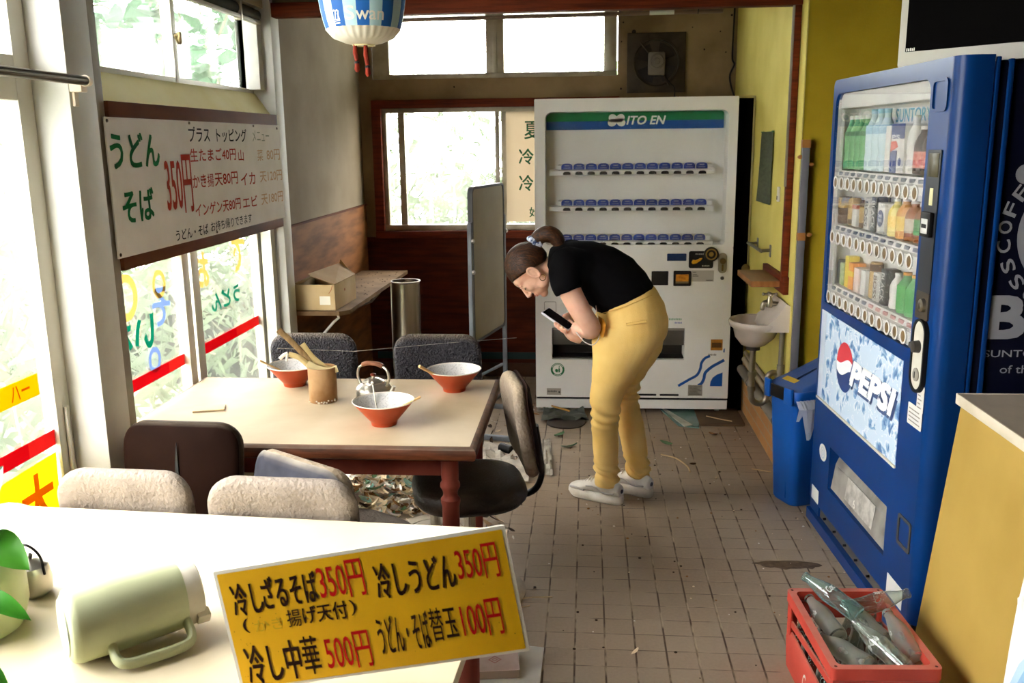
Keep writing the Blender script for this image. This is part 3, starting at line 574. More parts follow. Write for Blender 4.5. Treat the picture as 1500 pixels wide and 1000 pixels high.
for s_, x0, x1, y0, y1, bo in (('冷し', .022, .078, .136, .196, .034), ('ざるそば', .078, .178, .142, .200, .038), ('冷しうどん', .280, .420, .128, .192, .036), ('(', .031, .042, .105, .131, .02), ('揚', .112, .138, .104, .135, .006), ('げ天付', .141, .222, .105, .137, .022), (')', .227, .238, .108, .136, .02), ('冷し中', .020, .121, .010, .082, .034), ('華', .124, .155, .014, .084, .010), ('うどん・そば', .264, .356, .031, .098, .034), ('替', .358, .381, .040, .100, .008), ('玉', .383, .405, .044, .096, .026)):
    b = B(); b.text(s_, x0, x1, y0, y1, mt, bo); b.obj('dark_lettering', inkb, c, smooth=False)
for s_, x0, x1, y0, y1 in (('350円', .181, .262, .141, .207), ('350円', .424, .496, .137, .198), ('500円', .166, .247, .014, .080), ('100円', .413, .483, .037, .102)):
    b = B(); b.text(s_, x0, x1, y0, y1, mt, .012); b.obj('red_lettering', inkr, c, smooth=False)
b = B(); b.text('かき', .052, .104, .104, .125, mt, .0); b.obj('faded_lettering', mat('ink_faded', '#c29f14', rough=.6), c, smooth=False)
# vacuum jug lying on its side
jm = mat('jug_green', '#c3c8a0', '#b6bc92', sc=3, rough=.42); jw = mat('jug_white', '#e4ddcb', rough=.4)
A0, A1 = Vector((-.965, 1.475, .7005)), Vector((-.790, 1.625, .7005))
ax = (A1-A0).normalized(); LJ = (A1-A0).length
c = thing('vacuum_jug', 'pale green insulated jug lying on its side on the cream table', 'jug', A0)
c.matrix_world = frame(A0+Vector((0, 0, .0725)), ax, Vector((0, 0, 1))) @ Matrix.Diagonal((1, 1.1, 1.1, 1))      # local x along the jug, y up, z to the viewer's side
MX = Matrix(((0, 0, 1, 0), (1, 0, 0, 0), (0, 1, 0, 0), (0, 0, 0, 1)))          # lathe axis -> x
b = B(); b.lathe([(.0, .004), (.052, .002), (.062, .008), (.0655, .02), (.064, .10), (.060, LJ-.03), (.058, LJ-.018)], 48, MX, cap0=False); b.obj('jug_body', jm, c, angle=50)
b = B(); b.lathe([(.0575, LJ-.018), (.0585, LJ-.008), (.0565, LJ+.012), (.05, LJ+.016), (.0, LJ+.016)], 48, MX, cap1=False); b.obj('lid', jw, c, angle=40)
b = B(); b.lathe([(.0, -.001), (.049, -.001), (.05, .003)], 40, MX, cap0=False); b.obj('base_cap', mat('jug_base', '#cfd6c2', rough=.4), c)
b = B(); hz = Matrix.Rotation(radians(-62), 4, 'X')
b.M = Matrix.Rotation(radians(30), 4, 'X'); b.tube(crow((.07, 0, .055), (.07, 0, .088), (.085, 0, .103), (.13, 0, .106), (.19, 0, .103), (.207, 0, .088), (.207, 0, .050)), .0115, 12, flat=.75); b.obj('handle', jm, c)
b = B(); b.box(LJ-.004, LJ+.022, -.012, .012, .045, .066, .004, M=Matrix.Rotation(radians(30), 4, 'X')); b.obj('spout_button', jw, c)
# plant in a green pot
c = thing('potted_plant', 'green leaved plant in a pale green pot at the left edge', 'plant', (-1.225, 1.58, .7005))
b = B(); b.lathe([(.075, 0), (.095, .006), (.108, .05), (.108, .12), (.098, .165), (.085, .178), (.082, .176), (.09, .16), (.09, .13), (0, .13)], 40, cap1=False); b.obj('pot', mat('pot_green', '#c2c79a', '#b0b685', sc=5, rough=.35), c)
lf = mat('leaf_green', '#4f9a2e', '#2f7322', sc=7, rough=.35); lfp = mat('leaf_pale', '#9fb9a6', '#c3d2c4', sc=10, rough=.45)
def leaf(b, base, tip, w, n=(0, 0, 1), droop=.02):
    base, tip = Vector(base), Vector(tip); d = tip-base; s_ = d.cross(Vector(n)).normalized()*w; nn = s_.cross(d).normalized()
    rows = []
    for i in range(9):
        t_ = i/8; wd = sin(pi*min(1, t_*.93+.06))**.8 if 0 < i < 8 else .03; p = base+d*t_+nn*droop*sin(pi*t_)
        rows.append([p-s_*wd+nn*.006*wd, p-s_*wd*.5-nn*.002, p-nn*.004, p+s_*wd*.5-nn*.002, p+s_*wd+nn*.006*wd])
    b.rings(rows, False, False, closed=False)
for (q, tp, w, m_) in (((.06, -.02, .21), (.185, -.07, .17), .034, lf), ((.03, .0, .20), (.195, -.03, .27), .032, lfp), ((.06, -.07, .12), (.185, -.085, .075), .020, lf), ((.02, -.02, .17), (.12, -.08, .30), .03, lf), ((.10, -.22, .10), (.245, -.25, .045), .026, lf), ((-.02, .02, .17), (-.11, .03, .30), .035, lf), ((-.01, .05, .17), (.02, .13, .30), .03, lfp)):
    b = B(); leaf(b, q, tp, w, (0.2, -.6, .8)); b.tube([(0, 0, .12), q], .003, 6); b.obj('leaf', m_, c)
c = thing('sugar_pot', 'small silver lidded pot behind the plant on the cream table', 'pot', (-1.19, 1.735, .7005))
b = B(); b.lathe([(.03, 0), (.038, .008), (.04, .035), (.036, .055)], 28); b.obj('pot_body', alk, c)
b = B(); b.lathe([(.037, .055), (.034, .066), (.012, .078), (.004, .08), (.007, .09), (.002, .095)], 28); b.obj('lid', steel, c)
b = B(); b.tube(crow((-.036, -.01, .05), (-.03, -.012, .095), (0, -.012, .118), (.03, -.012, .095), (.036, -.01, .05)), .003, 6); b.obj('handle', black, c)
# ================================================================== the menu sign
c = thing('menu_sign', 'white menu sign with green red and black lettering on the left wall', 'sign', (-1.4995, 2.822, 1.292)); c.matrix_world = frame((-1.4985, 2.822, 1.2905), (0, 1, 0), (0, 0, 1))
b = B(); b.box(0, 1.66, 0, .445, -.006, 0, .001, 1); b.obj('board', mat('sign_white', '#ece8e3', '#e2ddd6', sc=6, rough=.8, spec=.05), c, smooth=False)
mt = T(0, 0, .0008)
def letters(name, m_, items, parent, mt):
    for it in items: b = B(); b.text(it[0], it[1], it[2], it[3], it[4], mt, it[5] if len(it) > 5 else .02); b.obj(name, m_, parent, smooth=False)
letters('green_lettering', mat('sign_green', '#04602c', '#035026', sc=9, rough=.8, spec=.03), [('うどん', .012, .352, .283, .398, .035), ('そば', .055, .276, .106, .216, .035)], c, mt)
letters('black_lettering', mat('sign_black', '#1b1e22', rough=.8, spec=.03), [('プラス', .606, .804, .367, .424, .02), ('トッピング', .872, 1.207, .366, .422, .02), ('うどん・そば', .424, .715, .012, .052, .02), ('お持ち帰りできます', .744, 1.199, .015, .056, .006)], c, mt)
letters('red_lettering', mat('sign_red', '#9e2a1c', '#ab3d2a', sc=8, rough=.8, spec=.03), [('350円', .378, .600, .108, .322, .035), ('生たまご40円', .603, 1.065, .292, .343), ('山', 1.093, 1.156, .286, .333), ('かき', .607, .735, .194, .244), ('揚', .745, .810, .192, .244, .005), ('天80円', .820, 1.068, .192, .244), ('イカ', 1.104, 1.279, .181, .234), ('インゲン天80円', .611, 1.079, .084, .134), ('エビ', 1.107, 1.284, .083, .131)], c, mt)
letters('faded_lettering', mat('sign_faded', '#c9a888', rough=.8, spec=.03), [('菜', 1.326, 1.40, .281, .333, .006), ('80円', 1.45, 1.637, .281, .333), ('天120円', 1.341, 1.652, .184, .234), ('天180円', 1.339, 1.645, .081, .131)], c, mt)
letters('faded_black_lettering', mat('sign_faded_black', '#959c8e', rough=.8, spec=.03), [('メニュー', 1.281, 1.50, .368, .418, 0)], c, mt)
b = B()
for x, y in ((.012, .433), (.012, .012), (.62, .437), (1.30, .437), (.80, .01), (1.62, .43)): b.lathe([(.006, 0), (.005, .003), (0, .004)], 8, T(x, y, 0), cap1=False)
b.obj('screw', mat('screw_dark', '#4a4038', rough=.5, metal=.5), c)
# ================================================================== left back corner: shelf, box, bin, whiteboard
c = thing('wall_shelf', 'dusty plywood wall shelf under the beige wall', 'shelf', (-1.532, 4.575, .775))
b = B(); b.prism([(0, 0), (.255, 0), (.30, .05), (.315, 1.55), (0, 1.55)], 0, .022); b.obj('shelf_board', mat('shelf_ply', '#80664a', '#5f4a34', sc=7, rough=.85, dust=.25, dustc='#7d6a52', spec=.1), c, smooth=False)
for y in (.10, 1.40):
    b = B(); b.tube([(.215, y, -.003), (.225, y, -.03), (.20, y, -.05), (.09, y, -.17), (.0, y, -.20)], .007, 6); b.tube([(.0, y, -.006), (.23, y, -.006)], .006, 6); b.obj('bracket', mat('bracket_white', '#d9d2c4', rough=.5), c)
b = B(); rd = random.Random(4)
for k in range(60): b.sphere((rd.uniform(.02, .29), rd.uniform(.45, 1.5), .0225), (rd.uniform(.002, .006), rd.uniform(.002, .006), .002), 5, 4)
b.obj('droppings', mat('crumb_dark', '#2c2018', rough=.9), c); o = c.children[-1]; o['kind'] = 'stuff'
card = mat('cardboard', '#b79a70', '#a28257', sc=5, rough=.85); card_l = mat('cardboard_pale', '#cfb78d', '#bfa375', sc=5, rough=.85)
c = thing('cardboard_box', 'old cardboard box with its flaps sagging open on the wall shelf', 'box', (-1.41, 4.79, .798), radians(-2))
w, d, h = .118, .19, .135
b = B()
for x0, x1, y0, y1 in ((-w, w, -d, -d+.004), (-w, w, d-.004, d), (-w, -w+.004, -d, d), (w-.004, w, -d, d)): b.box(x0, x1, y0, y1, 0, h)
b.box(-w, w, -d, d, 0, .004); b.obj('carton', card_l, c, smooth=False)
def flap(p, m_, name='flap'):
    b = B(); n = (Vector(p[1])-Vector(p[0])).cross(Vector(p[-1])-Vector(p[0])).normalized()*.0035; k = len(p)
    b.rings([[Vector(q) for q in p], [Vector(q)+n for q in p]]); return b.obj(name, m_, c, smooth=False)
flap([(w, -d, h), (w, d, h), (.03, d+.01, h+.062), (-.005, .08, h+.052), (-.03, -d+.03, h+.05), (-.005, -d-.0, h+.042)], card)
flap([(-w, -d, h), (-w, d, h), (-.02, d-.02, h+.05), (-.02, -d+.05, h+.035), (-.05, -d+.02, h+.012)], card)
flap([(.02, d, h+.01), (w, d, h), (w-.03, d+.01, h+.02), (.035, d+.01, h+.085)], mat('cardboard_orange', '#b88a45', rough=.8))
b = B(); b.poly([(.035, -d-.0008, .03), (.092, -d-.0008, .03), (.092, -d-.0008, .075), (.035, -d-.0008, .075)]); b.obj('paper_label', mat('label_white', '#e8e2d2', rough=.7), c, smooth=False)
b = B(); b.tube([(w-.012, -d-.0015, h-.005), (w-.018, -d-.0015, h-.025), (w-.032, -d-.0015, h-.045)], .0015, 5); b.sphere((w+.001, -.02, .085), (.001, .009, .008), 8, 6); b.obj('torn_mark', mat('mark_red', '#9a4a2a', rough=.8), c)
c = thing('metal_cylinder', 'tall dented stainless steel cylinder standing under the wall shelf corner', 'cylinder', (-1.085, 5.38, 0))
stm = mat('stainless', '#a79d8c', '#8d8270', sc=4, rough=.3, metal=.95, stretch=(6, 6, .4))
b = B(); rg = []
for z in (0, .05, .2, .42, .5, .7, .80, .828): rg.append([Vector(((.086+.004*sin(3*a+z*9)*(.3 < z < .6))*cos(a), (.086+.005*sin(2*a+z*14)*(.3 < z < .6))*sin(a), z)) for a in [2*pi*i/48 for i in range(48)]])
b.rings(rg, True, False); b.lathe([(.086, .828), (.089, .832), (.089, .838), (.083, .838), (.082, .80), (0, .79)], 48, cap0=False, cap1=False); b.obj('shell', stm, c)
b = B(); b.tube([(-.084, -.022, .0), (-.086, -.022, .4), (-.084, -.022, .82)], .004, 6); b.obj('seam', steel, c)
b = B(); b.box(-.09, .08, -.05, .06, 0, .24, .004, M=R('Z', 15)); o = tag(b.obj('carton', mat('carton_tan', '#9a8464', rough=.85)), 'small tan carton on the floor behind the grey chairs', 'box'); o.location = (-.86, 4.55, 0)
b = B(); b.box(-.05, .05, -.04, .05, 0, .40, .004, M=R('Z', 30)); o = tag(b.obj('carton', mat('carton_grey', '#8f8271', rough=.85)), 'narrow grey carton just right of the steel cylinder', 'box'); o.location = (-.93, 5.62, 0)
# whiteboard on its stand, seen nearly edge on
gry = mat('stand_grey', '#7d8289', '#686c72', sc=8, rough=.5, metal=.3); wbm = mat('whiteboard_dirty', '#9d957e', '#918870', sc=3, rough=.5)
P0, P1 = Vector((-.63, 4.95, 0)), Vector((-.505, 5.52, 0)); dx = (P1-P0).normalized(); LB = (P1-P0).length
c = thing('whiteboard', 'dirty grey whiteboard on wheelless stand seen nearly edge on', 'whiteboard', P0); c.matrix_world = frame(P0, dx, (0, 0, 1))    # local x along board, y up, z toward the viewer's right
b = B(); b.prism(rrect(.012, LB-.012, .55, 1.40, .035), -.012, .006); b.obj('panel', wbm, c, smooth=False)
b = B(); po = rrect(.004, LB-.004, .542, 1.408, .04); pi_ = rrect(.018, LB-.018, .556, 1.394, .033)
for z0, z1 in ((-.016, .011),): b.rings([[Vector((x, y, z)) for x, y in q] for q, z in ((po, z0), (po, z1), (pi_, z1), (pi_, z0))], False, False)
b.obj('panel_frame', mat('frame_grey', '#4f5054', rough=.5), c)
for x in (-.014, LB+.006):
    b = B(); b.box(x-.011, x+.011, .02, 1.22, -.012, .012, .003); b.obj('post', gry, c)
    b = B(); b.box(x-.012, x+.012, 0, .03, -.27, .24 if x < .1 else .15, .004); b.obj('foot', gry, c)
    b = B(); b.lathe([(.012, 0), (.012, .01), (.006, .016)], 12, T(x, .95, .012)); b.lathe([(.012, 0), (.012, .01), (.006, .016)], 12, T(x, 1.12, .012)); b.obj('bolt', steel, c)
b = B(); b.tube([(0, .12, 0), (LB, .12, 0)], .011, 8); b.obj('crossbar', gry, c)
b = B(); b.tube([(LB+.006, .30, 0), (LB+.006, .2, -.18)], .009, 8); b.obj('brace', gry, c)
# ================================================================== lantern
c = thing('paper_lantern', 'white and blue striped paper lantern hanging at the top of the view', 'lantern', (-.71, 3.0, 1.95))
lanw = mat('lantern_white', '#eae3d8', '#ddd4c6', sc=5, rough=.7); lanb = mat('lantern_blue', '#1b5fae', rough=.6); lanl = mat('lantern_pale_blue', '#b9dbe2', rough=.6)
def lr(z):      # radius by height
    pts = [(0, .035), (.006, .06), (.02, .095), (.045, .117), (.064, .123), (.10, .131), (.15, .138), (.22, .140), (.30, .138), (.36, .125), (.40, .095), (.42, .05)]
    for (a, p), (e, q) in zip(pts, pts[1:]):
        if a <= z <= e: return p+(q-p)*(z-a)/(e-a)
    return .05
zs = [0, .006, .012, .02, .03, .038, .046]; n = 120
b = B(); rg = [[Vector(((lr(z)+(.0022*cos(30*2*pi*i/n)*(z > .015)*min(1, z/.05)))*cos(2*pi*i/n), (lr(z)+(.0022*cos(30*2*pi*i/n)*(z > .015)))*sin(2*pi*i/n), z)) for i in range(n)] for z in zs]
b.rings(rg, True, False); b.obj('lower_paper', lanw, c, angle=60)
b = B(); ns = 20
for k in range(ns):
    b.mi = k % 2; sub = 6
    for j in range(sub):
        a0 = 2*pi*(k+j/sub)/ns-1.80; a1 = 2*pi*(k+(j+1)/sub)/ns-1.80
        q = [.046+.338*i/16 for i in range(17)]
        b.rings([[Vector((lr(z)*cos(a), lr(z)*sin(a), z)) for z in q] for a in (a0, a1)], False, False, closed=False)
b.obj('striped_paper', [lanl, lanb], c, angle=60)
b = B(); b.lathe([(.10, .384), (.07, .405), (.05, .42)], 40, cap0=False, cap1=True); b.obj('upper_paper', lanw, c)
b = B(); b.lathe([(.034, -.004), (.036, -.003), (.036, .004), (.030, .004)], 30, cap0=False, cap1=False); b.obj('bottom_ring', mat('ring_cream', '#d6c493', rough=.4), c)
def wrap(bb, off=.0012):
    for v in bb.bm.verts:
        a = -pi/2+v.co.x/.124; z = v.co.y; r = lr(z)+off+v.co.z; v.co = Vector((r*cos(a), r*sin(a), z))
b = B(); b.text('S', -.027, .005, .062, .102, None, .03); b.text('wan', .008, .094, .062, .088, None, .03); wrap(b); b.obj('lettering', mat('lantern_letter', '#ece6dc', rough=.6), c, smooth=False)
b = B()
def stroke(p0, p1, w): 
    d = (Vector(p1)-Vector(p0)); nrm = Vector((-d.y, d.x)).normalized()*w/2; b.poly([Vector(p0)-nrm, Vector(p1)-nrm, Vector(p1)+nrm, Vector(p0)+nrm])
for x in (-.083, -.072, -.061, -.050): stroke((x, .082), (x+.004, .106), .004)
for x in (-.083, -.072, -.061): stroke((x+.003, .104), (x+.013, .109), .004)
stroke((-.100, .084), (-.094, .110), .005); stroke((-.102, .110), (-.093, .112), .005); stroke((-.102, .078), (-.044, .080), .006); stroke((-.100, .070), (-.046, .072), .004); stroke((-.05, .1), (-.046, .082), .004)
bmesh.ops.subdivide_edges(b.bm, edges=b.bm.edges[:], cuts=2); bmesh.ops.translate(b.bm, verts=b.bm.verts, vec=(0, -.017, 0)); wrap(b, .0014); b.obj('emblem', mat('lantern_letter', '#ece6dc', rough=.6), c, smooth=False)
cord = mat('tassel_red', '#8f2a16', '#78200f', sc=30, rough=.8)
for x, l in ((-.024, .05), (.010, .064)):
    b = B(); b.tube([(x, -.02, .0), (x-.001, -.02, -l*.5), (x+.004, -.022, -l)], [.006, .0075, .006], 8); b.mi = 1; b.lathe([(.008, -l-.008), (.0085, -l-.002)], 10, T(x+.004, -.022, 0)); b.mi = 0; b.lathe([(.004, -l-.034), (.009, -l-.026), (.007, -l-.008)], 10, T(x+.004, -.022, 0)); b.obj('tassel', [cord, black], c)
b = B(); b.tube([(0, 0, .42), (0, 0, .668)], .003, 6); b.obj('hanging_cord', black, c)
# ================================================================== back room fittings
c = thing('exhaust_fan', 'grimy exhaust fan in a square frame high on the back wall', 'fan', (.448, 6.358, 2.14)); c.matrix_world = WZ((.448, 6.355, 2.14))
gm_ = mat('fan_grime', '#43382a', '#30261a', sc=8, rough=.7); gm2 = mat('fan_motor', '#786f62', '#665e52', sc=9, rough=.6)
b = B(); po = rrect(-.19, .19, -.19, .19, .02); ci = [(.148*cos(radians(a)), .148*sin(radians(a))) for a in [-90+i*360/24 for i in range(24)]]
sq = [(cos(t)/max(abs(cos(t)), abs(sin(t))), sin(t)/max(abs(cos(t)), abs(sin(t)))) for t in [2*pi*i/64 for i in range(64)]]
b.rings([[Vector((x*q, y*q, z)) for x, y in sq] for q, z in ((.19, 0), (.19, .02), (.178, .028))]+[[Vector((q*cos(2*pi*i/64), q*sin(2*pi*i/64), z)) for i in range(64)] for q, z in ((.158, .030), (.150, .036), (.143, .030), (.143, .001))], True, True)
b.obj('fan_housing', [gm_], c)
for k in range(4):
    b = B(); b.M = R('Z', k*90+20); b.rings([[Vector((r*cos(radians(a)), r*sin(radians(a)), .006+.014*(a/60))) for r in (.035, .08, .13)] for a in (0, 15, 30, 45, 60)], False, False, closed=False); b.obj('fan_blade', mat('fan_blade', '#241b14', rough=.6), c)
b = B(); b.box(-.055, .055, -.085, .065, .024, .07, .012); b.obj('motor_case', gm2, c)
b = B(); b.lathe([(.05, .07), (.05, .085), (.04, .092), (.038, .088), (.02, .09), (.018, .096), (0, .098)], 28, T(0, .005, 0), cap1=False); b.obj('motor_cap', gm2, c)
for a in (130, -60):
    b = B(); b.tube([(.05*cos(radians(a)), .05*sin(radians(a)), .045), (.17*cos(radians(a)), .17*sin(radians(a)), .036)], .006, 6); b.obj('strut', gm_, c)
b = B(); b.tube(crow((.05, -.08, .04), (.09, -.13, .035), (.12, -.16, .03), (.125, -.235, .02)), .004, 6); b.obj('flex', black, c)
b = B(); b.tube([(-.93, 4.78, 2.247), (.655, 4.78, 2.255)], .010, 10); b.mi = 1; b.tube([(.30, 4.78, 2.2535), (.42, 4.78, 2.2540)], .0106, 10); tag(b.obj('curtain_rod', [mat('rod_bronze', '#7a6656', rough=.35, metal=.6), mat('rod_label', '#cfd8cc', rough=.5)]), 'thin bronze curtain rod hung just below the beam', 'rod')
b = B(); b.tube([(.535, 4.78, 2.245), (.535, 4.70, 2.30), (.535, 4.60, 2.40)], .003, 5); tag(b.obj('hook', black), 'thin dark wire hook holding the curtain rod', 'hook')
b = B(); b.tube(crow((.945, 6.33, 2.6), (.94, 6.33, 2.3), (.94, 6.335, 2.16), (.955, 6.34, 2.12), (.93, 6.34, 2.06), (.935, 6.34, 2.0), (.955, 6.3, 1.92), (.96, 6.2, 1.88)), .006, 6); tag(b.obj('cable', black), 'loose black cable running down the back corner above the white machine', 'cable')
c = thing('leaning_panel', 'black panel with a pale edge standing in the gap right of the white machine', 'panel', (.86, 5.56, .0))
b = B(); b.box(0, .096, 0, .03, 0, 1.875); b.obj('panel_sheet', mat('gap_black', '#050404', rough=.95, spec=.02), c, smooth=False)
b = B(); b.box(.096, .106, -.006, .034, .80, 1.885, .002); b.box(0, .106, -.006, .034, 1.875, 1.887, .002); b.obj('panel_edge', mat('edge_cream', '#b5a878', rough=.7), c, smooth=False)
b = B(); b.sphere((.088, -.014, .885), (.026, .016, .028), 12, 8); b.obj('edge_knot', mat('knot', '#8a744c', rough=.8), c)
c = thing('notice_plate', 'curling grey green notice sheet on the yellow wall above the sink shelf', 'notice', (.968, 5.14, 1.49))
b = B(); rows = []
for i in range(9):
    t_ = i/8; z = -.19+.38*t_; cu = .05*max(0, .45-t_)**2*4
    rows.append([Vector((-.004-.10*cu*(1-j/6)**1.5-.002, .165-.33*j/6+.06*(1-t_)*(1-j/6), z-.03*cu*(1-j/6))) for j in range(7)])
b.rings(rows, False, False, closed=False); b.obj('sheet', mat('notice_green', '#565c46', '#464b39', sc=12, rough=.7, stretch=(1, 1, 5)), c)
b = B(); b.box(-.007, -.003, .10, .175, .186, .192); b.box(-.007, -.003, -.17, -.12, .186, .194); b.obj('tape', mat('tape_green', '#3f6a34', rough=.6), c, smooth=False)
b = B(); b.box(-.012, 0, -.012, .012, -.035, .035, .003); b.mi = 1; b.box(-.0135, -.011, -.007, .007, -.026, -.008); o = tag(b.obj('pull_switch', [mat('switch_white', '#d8d2c0', rough=.5), black]), 'small white switch on the post beside the yellow wall', 'switch'); o.location = (.911, 4.487, 1.385)
c = thing('towel_bar', 'small steel towel bar on the yellow wall above the sink shelf', 'bar', (.97, 5.12, 1.065))
sg = mat('steel_grey', '#8a867c', rough=.4, metal=.8)
for y in (.185, -.185):
    b = B(); b.box(-.006, 0, y-.016, y+.016, -.035, .03, .003); b.tube([(-.004, y, 0), (-.05, y, -.002)], .008, 8); b.obj('mount', sg, c)
b = B(); b.tube([(-.05, -.19, -.003), (-.05, .22, -.003)], .009, 10); b.obj('bar', sg, c)
# wooden shelf above the sink
shw = mat('shelf_wood', '#a06a3a', '#8a5629', sc=7, rough=.5, dust=.85, dustc='#8f7a60', stretch=(6, 1, 1), duststart=.6)
c = thing('sink_shelf', 'small brown wooden shelf on the yellow wall above the sink', 'shelf', (.97, 4.66, .93))
b = B(); b.box(-.165, -.02, -.115, .30, .0, .03, .003); b.obj('board', shw, c)
b = B(); b.box(-.026, 0, -.20, .34, -.025, .06, .003); b.obj('cleat', wood_red, c)
# wash basin
porc = mat('porcelain', '#dccfc2', '#cdbfb0', sc=5, rough=.22, coat=.3)
c = thing('wash_basin', 'small white porcelain hand basin with a brass tap on the yellow wall', 'basin', (.97, 4.55, .76))
b = B(); NN = 48
def bas(z, sx, sy, cx, back=0):
    o = []
    for i in range(NN):
        a = 2*pi*i/NN; x = cx+sx*cos(a); y = sy*sin(a)
        if x > -.07: y = y*(1-back)+back*(sy*.62 if sin(a) > 0 else -sy*.62)*min(1, abs(sin(a))*2.2)
        o.append(Vector((min(x, -.002), y, z)))
    return o
b.rings([bas(-.125, .045, .045, -.14), bas(-.118, .06, .06, -.14), bas(-.08, .095, .11, -.135), bas(-.035, .11, .135, -.13), bas(-.022, .135, .155, -.125), bas(.0, .14, .16, -.125), bas(.008, .135, .155, -.125), bas(.006, .115, .135, -.13), bas(-.03, .10, .12, -.13), bas(-.085, .06, .07, -.13), bas(-.09, .02, .02, -.13)]); b.obj('bowl', porc, c, angle=60)
b = B(); b.rings([[Vector((x, y, z)) for x, z in ((-.115, -.028), (0, -.028), (0, .10), (-.018, .11), (-.055, .05), (-.10, .012))] for y in (-.15, -.145, .145, .15)]); 
b.obj('back_ledge', porc, c, angle=40)
b = B(); b.cyl((-.14, 0, -.125), (-.14, 0, -.145), .034, n=20); b.obj('drain_flange', mat('rubber_dark', '#332e2a', rough=.6), c)
brs = mat('tap_metal', '#a9a08c', '#8b816b', sc=9, rough=.3, metal=.9)
tp = thing('tap', 'x', 'x'); [tp.pop(k, None) for k in ('label', 'category')]
bpy.data.objects.remove(tp)
b = B(); b.tube(crow((-.01, 0, .085), (-.06, 0, .09), (-.085, 0, .095), (-.10, 0, .085), (-.105, 0, .055)), [.012]*24+[.009], 12); b.lathe([(.016, .07), (.018, .085), (.014, .105), (.009, .12), (.009, .13)], 16, T(-.07, 0, 0)); tpb = b.obj('tap_body', brs, c)
b = B(); b.M = T(-.07, 0, .135); b.sphere((0, 0, 0), .011, 12, 8); b.tube([(-.03, 0, 0), (.03, 0, 0)], .006, 8); b.tube([(0, -.034, 0), (0, .034, 0)], .006, 8)
for x, y in ((.031, 0), (-.031, 0), (0, .034), (0, -.034)): b.sphere((x, y, 0), .008, 8, 6)
h_ = b.obj('tap_handle', brs, tpb)
pm = mat('pipe_chrome', '#a49c8e', '#8d8577', sc=6, rough=.32, metal=.85)
b = B(); b.tube(crow((-.14, 0, -.145), (-.14, 0, -.30), (-.14, 0, -.375), (-.13, .0, -.41), (-.10, .0, -.425), (-.07, .0, -.41), (-.062, .0, -.375), (-.062, .0, -.30), (-.055, .0, -.275), (-.035, 0, -.265), (-.015, 0, -.275), (-.012, 0, -.30), (-.012, 0, -.335)), .0155, 14)
for z in (-.27, -.345): b.cyl((-.14, 0, z-.012), (-.14, 0, z+.012), .021, n=16)
b.cyl((-.062, 0, -.355), (-.062, 0, -.335), .021, n=16); b.obj('trap', pm, c)
b = B(); b.tube([(-.022, -.10, -.03), (-.022, -.10, -.345)], .013, 12); b.cyl((-.022, -.10, -.24), (-.022, -.10, -.20), .018, n=14); b.cyl((-.022, -.10, -.325), (-.022, -.10, -.30), .018, n=14); b.obj('supply_pipe', mat('pipe_grey', '#7b7468', rough=.5, metal=.4), c)
# pipes along the skirting
for i, (x, z, r, cl, lb) in enumerate(((.935, .285, .027, '#7d766b', 'thick grey pipe lying along the top of the tiled skirting'), (.951, .345, .017, '#b3a48a', 'pale pipe above the thick grey pipe along the yellow wall'), (.957, .385, .013, '#8c8272', 'thinnest pipe uppermost along the yellow wall'))):
    b = B(); b.tube([(x, 4.42, z), (x, 5.475, z)], r, 14)
    for y in (4.7, 5.15): b.cyl((x, y, z), (x, y+.05, z), r*1.12, n=14)
    tag(b.obj('pipe', mat('pipe_paint_%d' % i, cl, rough=.55)), lb, 'pipe')
# conduit with tape
c = thing('conduit', 'grey conduit taped to the yellow corner beside the blue machine', 'conduit', (.988, 4.345, .45))
b = B(); b.box(-.017, .017, -.013, .013, 0, 1.185, .004); b.obj('duct', mat('conduit_grey', '#77757a', '#6a686c', sc=6, rough=.5), c)
tpm = mat('tape_brown', '#a8703a', rough=.5)
for z, w in ((1.165, .019), (.745, .018)):
    b = B(); b.box(-w, w, -.0145, .0145, z-.014, z+.022); b.obj('tape', tpm, c, smooth=False)
for x, z in ((.026, 1.075), (-.022, 1.11), (.036, .757)):
    b = B(); b.sphere((x, -.004, z), (.014, .006, .010), 8, 6); b.obj('tape_scrap', tpm, c)
# roller blind and grab rail at the windows
c = thing('roller_blind', 'dark rolled blind above the upper left window', 'blind', (-1.57, 2.87, 2.24))
b = B(); b.tube([(0, .0, 0), (0, 1.575, 0)], .030, 16); b.obj('roll', mat('blind_green', '#4c4a38', '#3b3a2c', sc=6, rough=.8), c)
b = B(); b.box(-.04, .04, .0, 1.58, .03, .085, .003); b.obj('headbox', mat('headbox_grey', '#8f8674', rough=.6), c)
b = B(); b.box(.012, .034, .01, 1.56, -.045, -.028, .002); b.obj('hem_bar', mat('hem_pale', '#b6ad98', rough=.5), c)
for y in (.62, 1.30):
    b = B(); b.box(-.002, .036, y, y+.02, -.052, .04, .002); b.obj('clip', alu, c)
b = B(); b.tube([(-1.452, .8, 1.833), (-1.452, 2.645, 1.831)], .0135, 12); b.mi = 1; b.tube([(-1.452, 2.645, 1.831), (-1.452, 2.665, 1.83)], [.017, .014], 12)
tag(b.obj('curtain_rail', [mat('rail_bronze', '#6a6255', '#55503f', sc=8, rough=.35, metal=.6), mat('rail_end', '#d9c9b4', rough=.6)]), 'dull metal rail crossing the left edge near the window pier', 'rail')
b = B(); b.box(-1.4995, -1.462, 2.64, 2.675, 1.80, 1.84, .003); b.box(-1.4995, -1.49, 2.65, 2.672, 1.76, 1.81, .002); tag(b.obj('rail_bracket', mat('rail_end', '#d9c9b4', rough=.6)), 'pale bracket holding the rail on the cream pier', 'bracket')
